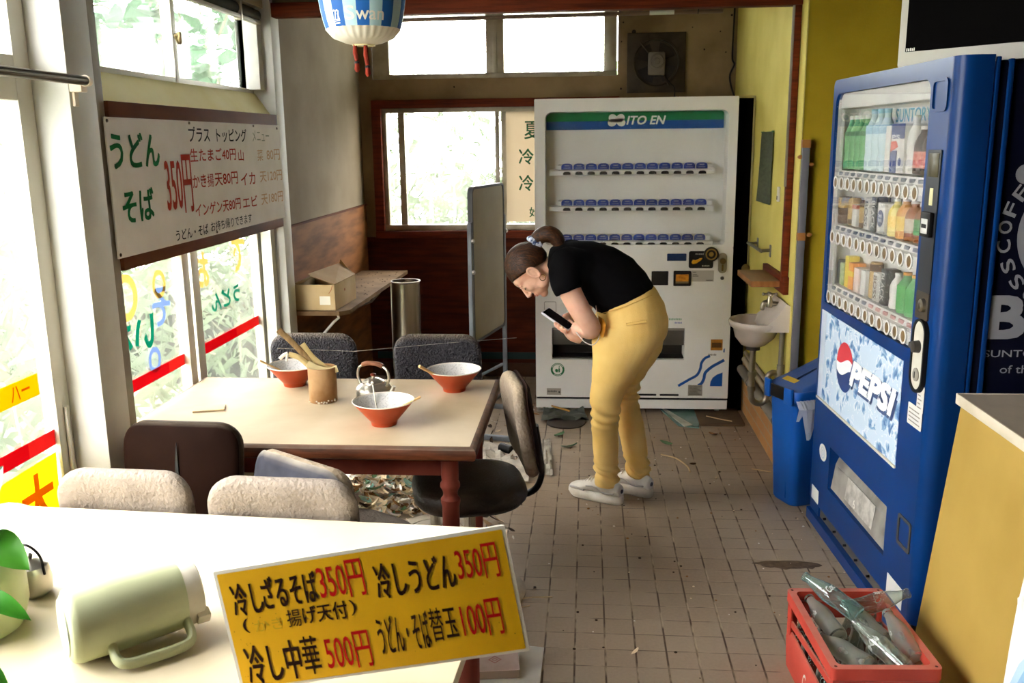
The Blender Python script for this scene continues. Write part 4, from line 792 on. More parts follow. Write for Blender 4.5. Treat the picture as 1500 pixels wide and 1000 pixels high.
# ================================================================== white drinks machine
ivory = mat('machine_ivory', '#f1efeb', '#eae7e1', sc=3, rough=.38, coat=.15); ivory2 = mat('machine_inner', '#efede8', '#e8e5de', sc=3, rough=.5)
dkgrey = mat('dark_grey', '#4a4540', rough=.5); midgrey = mat('mid_grey', '#8b857b', rough=.45); clear = glassmat('display_glass', gloss=.05, haze=.025)
VM = thing('vending_machine', 'white drinks vending machine against the back wall, woman bending in front', 'vending machine', (-.308, 5.45, 0))
VW, VH = 1.163, 1.882
def hollow(b, outer, inner, z0, z1):
    """a plate with a rounded opening: outer and inner are loops of equal length"""
    b.rings([[Vector((x, y, z)) for x, y in q] for q, z in ((inner, z0), (outer, z0), (outer, z1), (inner, z1), (inner, z0))], False, False)
F = Matrix(((1, 0, 0, 0), (0, 0, 1, 0), (0, 1, 0, 0), (0, 0, 0, 1)))       # plan (x, z) with depth going into the machine
b = B(); b.box(0, VW, .16, .80, .09, VH, .006); b.box(.02, VW-.02, .05, .78, .035, .10); b.obj('cabinet', ivory, VM)
b = B()
b.M = F
hollow(b, rrect(0, VW, 1.02, VH, .008), rrect(.062, 1.112, 1.040, 1.808, (.02, .04, .04, .02)), 0, .16)
hollow(b, rrect(0, VW, .105, 1.02, .004), rrect(.098, .897, .343, .540, .006), 0, .16)
b.prism([(.0, .033), (VW, .033), (VW, .088), (0, .088)], .012, .16); b.prism([(.06, .088), (VW-.06, .088), (VW-.1, .13), (.1, .13)], .03, .16)
b.obj('door', ivory, VM, angle=40)
b = B(); b.M = F; b.prism([(.003, .088), (VW-.003, .088), (VW-.003, .104), (.003, .104)], .02, .16)
for x0, x1 in ((.44, .60), (.62, .735), (.755, .87)): b.prism(rrect(x0, x1, .118, .130, .005, 3), -.001, .01)
b.obj('vent', black, VM, smooth=False)
b = B(); b.box(.05, 1.12, .14, .155, 1.03, 1.82); b.obj('display_back', ivory2, VM, smooth=False)
b = B(); b.box(.064, 1.10, .125, .139, 1.756, 1.806); b.mi = 1; b.box(.064, 1.10, .125, .139, 1.708, 1.756)
hd = b.obj('header_panel', [mat('header_green', '#157a45', '#0f6c3c', sc=9, rough=.4), mat('header_blue', '#14509a', '#10468c', sc=9, rough=.4)], VM, smooth=False)
b = B(); b.text('ITO EN', .535, .765, 1.733, 1.784, WZ((0, .1235, 0)), .05, .25)
for a in (40, 140, 205, 335, 270):
    if a == 270: continue
    b.disc(.023, 0, 20, WZ((0, .1235, 0)) @ T(.478+.028*cos(radians(a)), 1.757+.021*sin(radians(a)), 0) @ R('Z', a), .027)
b.obj('header_lettering', mat('letter_white', '#eeebe2', rough=.5), hd, smooth=False)
cardm = mat('card_blue', '#1b2d7c', '#2a4396', sc=30, rough=.4); cardg = mat('card_silver', '#8e93a8', rough=.4); btn = mat('button_dark', '#2a2420', rough=.35)
for r, zb in enumerate((1.478, 1.268, 1.062)):
    b = B(); x0, x1 = .085, 1.045
    b.rings([[Vector((x, y, z)) for y, z in ((.14, zb-.02), (.06, zb-.034), (.03, zb-.030), (.028, zb-.006), (.055, zb+.0), (.14, zb+.0))] for x in (x0, x1)])
    b.rings([[Vector((x, y, z)) for y, z in ((.14, zb-.002), (.06, zb-.002), (.06, zb+.024), (.14, zb+.03))] for x in (x0+.05, x1-.01)])
    sh = b.obj('display_shelf', ivory2, VM, smooth=False)
    for k in range(12):
        x = .1875+.0714*k
        b = B(); b.poly([(-.033, 0), (.033, 0), (.033, .02), (.026, .031), (.012, .035), (-.012, .035), (-.026, .031), (-.033, .02)], WZ((x, .054, zb+.001))); b.mi = 1; b.box(x-.02, x+.02, .0525, .0535, zb+.008, zb+.012); b.box(x-.014, x+.014, .0525, .0535, zb+.020, zb+.027)
        b.obj('drink_card', [cardm, cardg], sh, smooth=False)
        b = B(); b.prism([(-.022, -.010), (.022, -.010), (.021, .002), (.012, .008), (-.012, .008), (-.021, .002)], -.002, .006, WZ((x, .026, zb-.018))); b.obj('button', btn, sh, smooth=False)
b = B(); b.M = F; b.poly([(x, y, .012) for x, y in rrect(.062, 1.112, 1.040, 1.808, (.02, .04, .04, .02))]); b.obj('display_glass', clear, VM, smooth=False)
WF = lambda d=-.0008: WZ((0, d, 0))
def plate(name, m_, poly, d=.001, par=None, lab=None):
    b = B(); b.prism(poly, 0, d, WF()); return b.obj(name, m_, par or VM, smooth=False, label=lab)
plate('price_display', mat('display_navy', '#16264a', '#253a5e', sc=12, rough=.3), rrect(.780, .893, .945, .988, .004))
cp = plate('coin_panel', mat('coin_black', '#151311', rough=.35), rrect(.907, 1.049, .902, 1.003, .012), .006)
b = B(); b.lathe([(.043, 0), (.043, .012), (.036, .014), (.034, .008), (0, .008)], 32, WF(-.006) @ T(1.035, .985, 0), cap1=False); b.obj('coin_dial', mat('dial_black', '#1a1512', rough=.35), cp)
b = B(); b.ring(.026, .033, .0145, 32, WF(-.006) @ T(1.035, .985, 0)); b.disc(.014, .010, 20, WF(-.006) @ T(1.035, .985, 0)); b.obj('dial_ring', mat('dial_gold', '#a8884a', rough=.35, metal=.6), cp, smooth=False)
b = B(); b.prism([(.922, .936), (.930, .928), (.950, .932), (.976, .950), (.984, .962), (.972, .962), (.948, .950), (.930, .952)], 0, .01, WF(-.007)); b.obj('return_lever', mat('lever_yellow', '#d99a22', rough=.4), cp)
b = B(); b.marks(.945, .995, .982, .990, WF(-.0072), 5); b.marks(.985, 1.03, .912, .920, WF(-.0072), 5); b.obj('panel_lettering', mat('letter_grey', '#b8b4aa', rough=.5), cp, smooth=False)
plate('blank_slot', mat('slot_brown', '#1d1714', rough=.5), rrect(.691, .790, .800, .884, .004))
sl = plate('bill_slot', mat('slot_frame', '#211b17', rough=.4), rrect(.820, .922, .796, .886, .006), .008)
b = B(); b.box(.833, .908, -.0105, -.0085, .824, .866, .002); b.mi = 1; b.box(.833, .908, -.0108, -.0088, .812, .823); b.obj('slot_light', [mat('slot_orange', '#b8711e', '#d8902e', sc=60, rough=.4), mat('slot_tan', '#7d6a4a', rough=.5)], sl, smooth=False)
pl_ = plate('notice_label', mat('label_grey', '#b5afa4', rough=.6), rrect(.926, 1.056, .822, .888, .002))
b = B()
for z, x0, x1 in ((.876, .932, .952), (.862, .932, .958), (.853, .932, .966), (.828, 1.01, 1.05)): b.box(x0, x1, -.0022, -.0019, z, z+.004)
b.obj('print', dkgrey, pl_, smooth=False)
lk = plate('lock_plate', mat('lock_steel', '#a59d8c', rough=.3, metal=.8), rrect(1.078, 1.128, .872, .992, .024, 8), .006)
b = B(); b.lathe([(.017, 0), (.017, .016), (.01, .018), (0, .018)], 24, WF(-.006) @ T(1.103, .945, 0), cap1=False); b.box(1.097, 1.109, -.016, -.006, .885, .925, .003); b.obj('lock', mat('lock_brass', '#7a6540', rough=.35, metal=.7), lk)
b = B(); b.lathe([(.011, 0), (.010, .006), (.004, .007)], 20, WF() @ T(1.105, .842, 0)); b.obj('key_lock', dkgrey, VM)
b = B(); b.M = F; hollow(b, rrect(.052, .125, .625, .70, .008), rrect(.055, .122, .628, .697, .007), -.001, .001); b.obj('panel_outline', midgrey, VM)
b = B(); b.marks(.800, .878, .588, .600, WF(), 8); b.obj('green_print', mat('print_green', '#7fae8c', rough=.6), VM, smooth=False)
b = B(); b.marks(.835, .880, .568, .578, WF(), 5); b.obj('blue_print', mat('print_blue', '#8088c0', rough=.6), VM, smooth=False)
b = B(); b.box(.09, .905, .150, .158, .33, .55); b.box(.098, .897, .04, .15, .343, .350); b.obj('bin_inside', mat('bin_dark', '#2b2622', '#1d1916', sc=9, rough=.5), VM, smooth=False)
b = B(); b.box(.10, .895, .022, .030, .43, .525, .002); b.mi = 1; b.box(.10, .895, .015, .03, .522, .538, .002); b.obj('bin_flap', [mat('flap_smoke', '#5f5a54', '#524d47', sc=6, rough=.25), midgrey], VM)
gs = mat('sticker_green', '#1d6a3c', rough=.5)
b = B(); M_ = WF() @ T(.133, .278, 0); b.ring(.030, .042, .0008, 36, M_); b.mi = 1; b.disc(.030, .0006, 30, M_); b.mi = 0
b.poly([(-.012, -.016), (-.002, -.018), (.004, -.008), (0, .002), (-.008, .006), (-.016, -.002)], M_ @ T(0, 0, .0012)); b.poly([(.006, -.018), (.014, -.016), (.014, .004), (.008, .014), (.004, .0)], M_ @ T(0, 0, .0012)); b.disc(.004, .0012, 10, M_ @ T(.010, .018, 0)); b.mi = 1
for a_ in (60, 47, 34, 21, 8, -5, -18, -31, -44, -57, 150, 165, 180, 195, 210): b.marks(-.0035, .0035, -.0035, .0035, M_ @ R('Z', a_) @ T(0, .036, .0014), 2)
b.obj('round_sticker', [gs, mat('letter_white', '#eeebe2')], VM, smooth=False)
s_ = plate('maker_label', mat('label_tan', '#a89e93', rough=.6), rrect(.066, .154, .118, .160, .002)); b = B(); b.marks(.072, .13, .135, .146, WF(-.002), 6); b.box(.138, .148, -.0022, -.0019, .13, .142); b.obj('print', dkgrey, s_, smooth=False)
s_ = plate('orange_sticker', mat('sticker_orange', '#b87c30', '#a56a24', sc=25, rough=.5), rrect(1.052, 1.122, .405, .472, .002)); b = B(); b.box(1.058, 1.116, -.0022, -.0019, .422, .452); b.obj('print', mat('print_brown', '#5a3a18', rough=.6), s_, smooth=False)
s_ = plate('paper_label', mat('label_grey2', '#8f887c', '#9d968a', sc=40, rough=.7), rrect(.925, 1.010, .120, .188, .002)); b = B()
for k in range(7): b.box(.931, 1.004-.01*(k % 3), -.0022, -.0019, .128+k*.008, .131+k*.008)
b.obj('print', dkgrey, s_, smooth=False)
wv = mat('wave_blue', '#17509c', rough=.4)
def ribbon(b, pts, w, M):
    pts = [p.xy for p in crow(*[(x, y, 0) for x, y in pts])]; rr = [[], []]
    for i, p in enumerate(pts):
        d = (pts[min(i+1, len(pts)-1)]-pts[max(i-1, 0)]).normalized(); nn = Vector((-d.y, d.x))*w/2
        rr[0].append(Vector((*(p-nn), 0))); rr[1].append(Vector((*(p+nn), 0)))
    old = b.M; b.M = old @ M; b.rings(rr, False, False, closed=False); b.M = old
b = B(); MW = WF(-.001)
ribbon(b, [(.865, .182), (.93, .222), (.975, .25), (.995, .29), (1.0, .325), (1.02, .355), (1.05, .37)], .016, MW)
ribbon(b, [(.985, .185), (1.005, .20), (1.018, .23), (1.025, .265), (1.06, .30), (1.10, .325), (1.135, .345)], .018, MW)
b.poly([(1.055, .182), (1.128, .182), (1.128, .268), (1.095, .255), (1.07, .235), (1.058, .21)], MW); b.poly([(1.128, .392), (1.136, .392), (1.136, .42), (1.128, .41)], MW); b.obj('wave_graphic', wv, VM, smooth=False)
b = B(); b.marks(1.04, 1.09, .372, .384, WF(), 6); b.obj('small_print', midgrey, VM, smooth=False)
for x in (.05, 1.11):
    b = B(); b.cyl((x, .06, 0), (x, .06, .04), .014, n=14); b.lathe([(.03, 0), (.03, .008), (.015, .012)], 18, T(x, .06, 0)); b.box(x-.05, x+.04, .03, .12, .0, .006, .001); b.obj('levelling_foot', steel, VM)
# ================================================================== blue drinks machine
TH = .051; BP = (.989, 3.913, 0); BW, BH, BD = 1.135, 1.868, .74
BM = thing('vending_machine', 'blue drinks vending machine standing on the right before the yellow wall', 'vending machine', BP, -(pi/2-TH))
blue = mat('machine_blue', '#073673', '#063068', sc=3, rough=.3, spec=.16); navy = mat('machine_navy', '#050820', '#04061a', sc=4, rough=.5, spec=.15)
WB = lambda d=-.001: WZ((0, d, 0))
b = B(); b.box(.012, BW-.004, .105, BD, .04, BH-.015, .012); b.obj('cabinet', navy, BM)
rise = lambda p, q: p
b = B(); b.M = F
hollow(b, rrect(0, BW-.045, .952, BH, (.004, .004, .03, .004)), rrect(.034, .945, .975, 1.815, (.02, .045, .045, .02)), 0, .05)
hollow(b, rrect(0, BW-.045, .10, .952, .004), rrect(.232, .862, .220, .402, .006), 0, .05)
hollow(b, rrect(0, BW-.045, .952, .953, .0001), rrect(.3, .8, .9521, .9529, .0001), 0, .05) if False else None
b.M = I4.copy()
arc = [(BW-.045+.045*sin(radians(a)), .045-.045*cos(radians(a))) for a in range(0, 91, 15)]
b.rings([[Vector((x, y, z)) for x, y in [(BW-.05, .05), (BW-.05, 0)]+arc+[(BW, .095), (BW-.05, .095)]] for z in (.10, BH-.03, BH)])
b.box(0, BW-.05, .05, .095, .10, .22); b.box(0, BW-.05, .05, .095, .402, .952); b.box(0, .034, .05, .095, .9, BH); b.box(.945, BW-.05, .05, .095, .9, BH); b.box(.03, .95, .05, .095, 1.815, BH); b.box(0, .232, .05, .095, .2, .42); b.box(.862, BW-.05, .05, .095, .2, .42)
b.obj('door', blue, BM, angle=40)
b = B(); b.box(BW-.012, BW+.002, .100, .112, .06, BH-.006, .003); b.box(BW-.014, BW+.004, .135, .150, .05, BH-.012, .004); b.obj('door_seal', blue, BM)
b = B(); b.box(0, BW-.02, -.012, .06, .0, .05, .003); b.mi = 1; b.box(.12, BW-.03, .012, .05, .05, .10); b.mi = 0; b.box(0, .12, .004, .05, .05, .10)
for k in range(7): b.mi = 2; b.cyl((.2+.13*k, -.0005, .032+.04), (.2+.13*k, .013, .072), .005, n=8)
b.obj('kick_plate', [blue, mat('kick_grey', '#57524c', '#47423c', sc=6, rough=.5), black], BM, smooth=False)
b = B(); b.box(-.02, .02, .0, .03, 0, .01); b.cyl((0, .02, .0), (0, .02, .03), .02, n=12); b.obj('levelling_foot', steel, BM)
inner = mat('machine_white_inside', '#dedcd8', '#d2d0cc', sc=4, rough=.4)
b = B(); b.box(.03, .95, .094, .10, .96, 1.83); b.box(.03, .040, .012, .095, .97, 1.82); b.box(.94, .948, .012, .095, .97, 1.82); b.box(.034, .945, .02, .095, 1.755, 1.815, .004); b.box(.05, .06, .02, .03, .97, 1.76); b.obj('display_inside', inner, BM, smooth=False)
b = B(); b.M = F; b.poly([(x, y, .006) for x, y in rrect(.034, .945, .975, 1.815, (.02, .045, .045, .02))]); b.obj('display_glass', clear, BM, smooth=False)
b = B(); b.text('SUNTORY', .43, .735, 1.695, 1.742, WB(.0935), .02); b.obj('display_lettering', mat('letter_teal', '#5a9ab8', rough=.5), BM, smooth=False)
tagm = mat('tag_slate', '#6f7684', '#5c6474', sc=20, rough=.5); tagr = mat('tag_red', '#c08a88', rough=.5); btb = mat('button_bronze', '#6e5836', rough=.35)
for r, zl in enumerate((1.468, 1.250, 1.003)):
    b = B(); b.rings([[Vector((x, y, z)) for y, z in ((.094, zl+.02), (.03, zl-.022), (.010, zl-.024), (.008, zl+.02), (.02, zl+.026), (.030, zl+.048), (.094, zl+.054))] for x in (.04, .94)])
    sh = b.obj('display_shelf', inner, BM, smooth=False)
    for k in range(12):
        x = .075+.0722*k
        b = B(); Mx = WZ((x, .0078, zl)); b.lathe([(.026, 0), (.026, .004), (.021, .005), (.019, .002)], 24, Mx, cap1=False); b.mi = 1; b.lathe([(.0185, .0015), (.0185, .003), (.012, .005), (0, .005)], 20, Mx, cap1=False); b.obj('button', [inner, btb], sh)
        b = B(); b.box(x-.022, x+.022, .0215, .031, zl+.026, zl+.042, .003); b.obj('price_tag', tagr if (r == 2 and k > 5) else tagm, sh)
    b = B()
    for k in range(12): b.marks(.075+.0722*k-.012, .075+.0722*k+.008, 0, .008, frame((0, .040, zl+.0495+.0012), (1, 0, 0), (0, .99, .09)), 3)
    b.obj('shelf_print', mat('print_navy', '#6b7488', rough=.6), sh, smooth=False)
# illuminated-style front panel with the crushed ice picture
im = bpy.data.materials.new('ice_picture'); im.use_nodes = True; n_ = im.node_tree.nodes; l_ = im.node_tree.links
tc_ = n_.new('ShaderNodeTexCoord'); no = n_.new('ShaderNodeTexNoise'); no.inputs['Scale'].default_value = 9; no.inputs['Detail'].default_value = 7; no.inputs['Distortion'].default_value = 2.2; l_.new(tc_.outputs['Object'], no.inputs['Vector'])
vo = n_.new('ShaderNodeTexVoronoi'); vo.inputs['Scale'].default_value = 14; vo.inputs['Randomness'].default_value = 1; l_.new(no.outputs['Color'], vo.inputs['Vector'])
mp = n_.new('ShaderNodeVectorMath'); mp.operation = 'MULTIPLY_ADD'; mp.inputs[1].default_value = (.12, .12, .12); l_.new(no.outputs['Color'], mp.inputs[0]); l_.new(tc_.outputs['Object'], mp.inputs[2]); l_.new(mp.outputs[0], vo.inputs['Vector'])
ad = n_.new('ShaderNodeMath'); ad.operation = 'ADD'; l_.new(vo.outputs['Distance'], ad.inputs[0]); l_.new(no.outputs['Fac'], ad.inputs[1])
cr = n_.new('ShaderNodeValToRGB'); e_ = cr.color_ramp.elements; e_[0].position = .62; e_[0].color = (*rgb('#5a7cb0'), 1); e_[1].position = 1.20; e_[1].color = (*rgb('#eef4fa'), 1); q_ = e_.new(.80); q_.color = (*rgb('#8db2d8'), 1); q_ = e_.new(1.0); q_.color = (*rgb('#c9dcee'), 1)
l_.new(ad.outputs[0], cr.inputs[0]); l_.new(cr.outputs[0], n_['Principled BSDF'].inputs['Base Color']); n_['Principled BSDF'].inputs['Roughness'].default_value = .25
b = B(); b.prism([(.030, .567), (.906, .567), (.906, .928), (.030, .942)], 0, .002, WB(0)); pp = b.obj('front_panel', im, BM, smooth=False)
b = B(); b.prism([(.030, .567), (.085, .567), (.095, .941), (.030, .942)], 0, .0008, WB(-.0022)); b.obj('pale_strip', mat('strip_pale', '#c6d2e2', rough=.3), pp, smooth=False)
b = B(); b.box(.026, .910, -.008, 0, .558, .568, .002); b.obj('panel_trim', alu_w, pp)
gl = WB(-.0030) @ T(.350, .768, 0)
def wavepoly(lo, hi, n=24, r=.098):
    """slice of a disc between two wavy lines"""
    xs = [-r+2*r*i/n for i in range(n+1)]; c_ = lambda x: math.sqrt(max(r*r-x*x, 0)); up = [min(c_(x), max(-c_(x), hi(x))) for x in xs]; dn = [min(c_(x), max(-c_(x), lo(x))) for x in xs]
    return [(x, y) for x, y in zip(xs, dn)]+[(x, y) for x, y in zip(reversed(xs), reversed(up))][1:-1]
w1 = lambda x: .022+.016*sin(x*28+.3); w2 = lambda x: -.020+.018*sin(x*26-.4)
for lo, hi, c_, z in ((w1, lambda x: 9, '#d6404a', 0), (w2, w1, '#eef0f4', 0), (lambda x: -9, w2, '#27407c', 0)):
    b = B(); xs = 26; r = .098
    ra, rb2 = [], []
    for i in range(xs+1):
        x = -r+2*r*i/xs; c2_ = math.sqrt(max(r*r-x*x, 0)); cl = lambda v: min(c2_, max(-c2_, v)); ra.append(Vector((x, cl(lo(x)), 0))); rb2.append(Vector((x, cl(hi(x)), 0)))
    b.M = gl; b.rings([ra, rb2], False, False, closed=False); b.obj('logo_globe', mat('logo_'+c_[1:], c_, rough=.3), pp, smooth=False)
b = B(); b.text('PEPSI', .405, .892, .704, .818, WB(-.0034), .21, .28); b.obj('logo_outline', mat('logo_navy', '#39507f', rough=.3), pp, smooth=False)
b = B(); b.text('PEPSI', .418, .878, .716, .822, WB(-.0044), .11, .28); b.obj('logo_lettering', mat('logo_white', '#f2f4f6', rough=.3), pp, smooth=False)
# pick-up bin, coin column and stickers
b = B(); b.box(.225, .87, .085, .093, .21, .41); b.box(.232, .862, .03, .09, .22, .226); b.obj('bin_inside', mat('bin_charcoal', '#23201e', rough=.5), BM, smooth=False)  # bin lining in one plain dark colour
b = B(); b.rings([[Vector((x, y, z)) for y, z in ((.012, .225), (.018, .225), (.032, .33), (.062, .40), (.056, .40), (.026, .33))] for x in (.236, .858)]); fl = b.obj('bin_flap', mat('flap_clear', '#9c978f', '#6d6862', sc=7, rough=.3), BM, smooth=False)
b = B(); b.box(.40, .70, .0, .001, .0, .09)
for v in b.bm.verts: v.co = Vector((v.co.x, .017+.011*(v.co.z/.09)+v.co.y-.004, .245+v.co.z))
b.obj('flap_print', mat('flap_print', '#c4c0b8', '#9a958d', sc=30, rough=.4), fl, smooth=False)
b = B(); b.text('6', .50, .525, .25, .285, WB(.0125), .02); b.obj('flap_number', mat('letter_white', '#eeebe2'), fl, smooth=False)
b = B(); b.M = F; hollow(b, rrect(.968, 1.075, .322, .428, .012), rrect(.980, 1.064, .334, .418, .010), -.004, .02); b.prism(rrect(.98, 1.064, .334, .418, .01), .008, .012); b.obj('coin_return', dkgrey, BM)
b = B(); b.M = F; b.prism(rrect(.972, 1.066, 1.13, 1.605, .006), -.004, .01); cc = b.obj('coin_column', mat('column_charcoal', '#23262c', '#2c3036', sc=9, rough=.4), BM)
b = B(); b.box(.982, 1.056, -.006, -.003, 1.525, 1.595, .002); b.obj('price_display', mat('display_smoke', '#57523f', '#3f3b2e', sc=6, rough=.3), cc)
b = B(); b.box(1.008, 1.032, -.0055, -.003, 1.44, 1.492, .002); b.obj('cream_label', mat('label_cream', '#d8d2a4', rough=.5), cc)
b = B(); b.box(.985, 1.055, -.018, -.003, 1.345, 1.42, .004); b.mi = 1; b.box(.998, 1.044, -.0195, -.0175, 1.355, 1.40, .002); b.mi = 2; b.box(1.004, 1.038, -.0205, -.019, 1.372, 1.384); b.obj('bill_slot', [black, mat('slot_white', '#c9c9c6', rough=.4), black], cc)
b = B(); b.M = F; b.prism(rrect(.975, 1.068, 1.09, 1.175, .006), -.006, .008); lk = b.obj('lock_plate', mat('lock_bronze', '#4f473c', '#5c5346', sc=9, rough=.4, metal=.6), BM)
b = B(); b.lathe([(.022, 0), (.020, .010), (.010, .012), (.008, .006), (0, .006)], 24, WB(-.006) @ T(1.035, 1.135, 0), cap1=False); b.obj('lock', steel, lk)
b = B(); b.M = F; b.prism(rrect(.995, 1.075, .868, 1.085, .04, 8), -.010, .006); kp = b.obj('coin_panel', mat('coin_ivory', '#d9d5c6', '#c9c4b4', sc=9, rough=.35, coat=.3), BM)
b = B(); b.M = F; hollow(b, rrect(.986, 1.084, .858, 1.092, .047, 8), rrect(.995, 1.075, .868, 1.085, .04, 8), -.014, .004); b.obj('panel_rim', black, kp)
b = B(); b.lathe([(.020, 0), (.018, .02), (.008, .022)], 20, WB(-.010) @ T(1.035, 1.005, 0)); b.box(1.0, 1.05, -.03, -.016, .996, 1.014, .004, M=None); b.obj('coin_lever', mat('lever_grey', '#4b4844', rough=.4, metal=.4), kp)
b = B(); b.lathe([(.021, 0), (.021, .004), (.017, .006), (0, .006)], 22, WB(-.010) @ T(1.035, .915, 0), cap1=False); b.mi = 1; b.box(1.032, 1.038, -.017, -.0155, .905, .925); b.obj('coin_slot', [midgrey, black], kp)
b = B(); b.M = F; hollow(b, rrect(.962, 1.072, 1.715, 1.812, .02), rrect(.972, 1.062, 1.724, 1.803, .014), -.005, .004); b.obj('handle_recess', blue, BM)
lw = mat('label_white2', '#d9d8d2', rough=.5)
for x0, x1, z0, z1 in ((1.035, 1.118, .80, .885), (.976, 1.085, .742, .812)):
    b = B(); b.prism(rrect(x0, min(x1, BW-.05), z0, z1, .003, 2), 0, .001, WB(-.0008-.001*(z1 < .85))); s_ = b.obj('paper_label', lw, BM, smooth=False)
    b = B()
    for k in range(4): b.box(x0+.01, min(x1, BW-.05)-.012-.008*(k % 2), -.0035, -.0033, z0+.012+.013*k, z0+.016+.013*k)
    b.obj('print', midgrey, s_, smooth=False)
b = B(); b.disc(.036, .001, 30, WB(-.0008) @ T(.150, .350, 0), .048); b.mi = 1; b.ring(.022, .025, .0016, 30, WB(-.0008) @ T(.150, .350, 0)); b.ring(.010, .012, .0016, 20, WB(-.0008) @ T(.150, .350, 0)); b.obj('round_sticker', [lw, mat('print_pale', '#9ab4c8')], BM, smooth=False)
for x0, x1, z0, z1 in ((.03, .125, .105, .165), (.915, 1.05, .112, .185)):
    b = B(); b.prism(rrect(x0, x1, z0, z1, .003, 2), 0, .001, WB(-.0008)); b.obj('paper_label', lw, BM, smooth=False)
# the near side with its grey print
SD = frame((BW+.0006, 0, 0), (0, 1, 0), (0, 0, 1)); pg = mat('side_print', '#a4a6ac', '#9a9ca4', sc=5, rough=.5)
b = B(); b.M = SD @ T(0, 0, -.003)
b.text('BOSS', .148, .62, 1.047, 1.183, None, .075); b.obj('side_lettering', pg, BM, smooth=False)
for w_ in (('SUNTORY COFFEE', .144, .52, .993, 1.015, None, .012), ('of the best blend', .197, .50, .943, .968, None, .008)): b = B(); b.M = SD @ T(0, 0, -.003); b.text(*w_); b.obj('side_lettering', pg, BM, smooth=False)
b = B(); b.M = SD @ T(0, 0, -.003)
cx, cz, rr_ = .385, 1.36, .196
word = 'BOSS COFFEE'
for i, ch in enumerate(word):
    if ch == ' ': continue
    a = (250, 235, 220, 205, 0, 189, 174, 160, 146, 132, 118)[i]; b.text(ch, -.019, .019, 0, .040, T(cx+rr_*cos(radians(a)), cz+rr_*1.0*sin(radians(a)), 0) @ R('Z', a-90), .035)
b.obj('side_lettering', pg, BM, smooth=False)
b = B(); b.M = SD @ T(0, 0, -.003); b.disc(.178, 0, 64, T(cx, cz, 0)); b.obj('side_emblem', pg, BM, smooth=False)
b = B(); b.M = SD @ T(0, 0, -.003); b.disc(.028, 0, 24, T(.212, 1.535, 0)); b.obj('side_dot', pg, BM, smooth=False)
for o in BM.children:
    if o.name.startswith('side_lettering'):
        pass
# drinks in the blue machine
def bottle_prof(r, h): return [(r*.92, 0), (r, .006), (r, h*.22), (r*.9, h*.3), (r, h*.36), (r, h*.62), (r*.8, h*.74), (r*.42, h*.86), (r*.40, h*.93)]
def drink(kind, s_, z, h, r, body, label, cat, lab=None, cap=None, grp=None, dpt=.058, band=(.3, .62), word=None, wordm=None):
    loc = BM_M @ Vector((s_, dpt, z)); o = thing(kind, label, cat, loc, -(pi/2-TH), grp); b = B()
    if kind == 'drink_bottle': b.lathe(bottle_prof(r, h), 24)
    elif kind == 'drink_can': b.lathe([(r*.82, 0), (r, .006), (r, h-.010), (r*.86, h-.001), (r*.84, h), (r*.8, h-.004), (0, h-.004)], 24, cap1=False)
    else: b.box(-r, r, -min(r, .028), min(r, .028), 0, h, .003)
    b.obj('container', body, o)
    if cap: b = B(); b.lathe([(r*.46, h*.925), (r*.46, h*.995), (r*.40, h)], 18); b.obj('cap', cap, o)
    if lab:
        b = B(); q = r*1.02
        if kind == 'carton': b.box(-q, q, -min(r, .028)-.0006, min(r, .028), h*band[0], h*band[1])
        else: b.lathe([(q, h*band[0]), (q, h*band[1])], 24, cap0=False, cap1=False)
        b.obj('wrapper', lab, o)
    if word:
        b = B(); q = (min(r, .028) if kind == 'carton' else r)+.0016; b.text(word, 0, h*.8, -r*.62, r*.62, WZ((0, -q, h*.9)) @ R('Z', -90), .03); b.obj('lettering', wordm, o, smooth=False)
    return o
BM_M = Matrix.Translation(BP) @ Matrix.Rotation(-(pi/2-TH), 4, 'Z')
def pc(name, c, c2=None, rough=.35, sc=30): return mat('drink_'+name, c, c2, sc=sc, rough=rough)
green = pc('green', '#4f9a5a', '#77b27c'); dgreen = pc('dark_green', '#2a6a44'); wat = pc('water', '#c4dce4', '#d6e6ea'); watl = pc('water_label', '#7fb0cc', '#b8d4e2'); pale = pc('pale', '#e2e0dc', '#d6d4d0'); cola = pc('cola', '#4c3a30', '#3a2a22'); redl_ = pc('red_label', '#c85a48', '#e0b0a0', sc=60)
tan_ = pc('tan', '#b99a62', '#c8ac76'); brn = pc('brown', '#5a3d28'); blk = pc('black', '#2f3438'); yel = pc('yellow', '#e3cf6a', '#eadf9c'); ora = pc('orange', '#d9974a', '#e4b070'); amb = pc('amber', '#8f4f28', '#a8683c'); ylab = pc('yellow_label', '#e8c458', '#f0dc90'); skyb = pc('sky', '#9cc4de'); ylc = pc('yellow_pure', '#ecd648'); orc = pc('orange_pure', '#ee9a4c'); capw = pc('cap_white', '#e4e4e0'); capb = pc('cap_blue', '#9cc8e0'); capo = pc('cap_orange', '#e8a040'); navyp = pc('navy', '#2c3f78')
z1, z2, z3 = 1.523, 1.305, 1.058
for k, w in enumerate(('leftmost', 'second', 'third', 'fourth')):
    drink('drink_bottle', .076+.059*k, z1, .205, .027, green, '%s green tea bottle on the top display row' % w, 'bottle', dgreen, capw, 'green tea bottles on the top row', band=(.62, .70))
for k, w in enumerate(('left', 'middle', 'right')):
    drink('drink_bottle', .318+.067*k, z1, .222, .028, wat, '%s water bottle beside the green tea bottles on the top row' % w, 'bottle', watl, capb, 'water bottles on the top row', band=(.60, .74))
drink('carton', .522, z1, .16, .022, pale, 'narrow pale carton right of the water bottles on the top row', 'carton')
pcd = drink('carton', .632, z1, .165, .058, pale, 'big blue red and white display card on the top row', 'card')
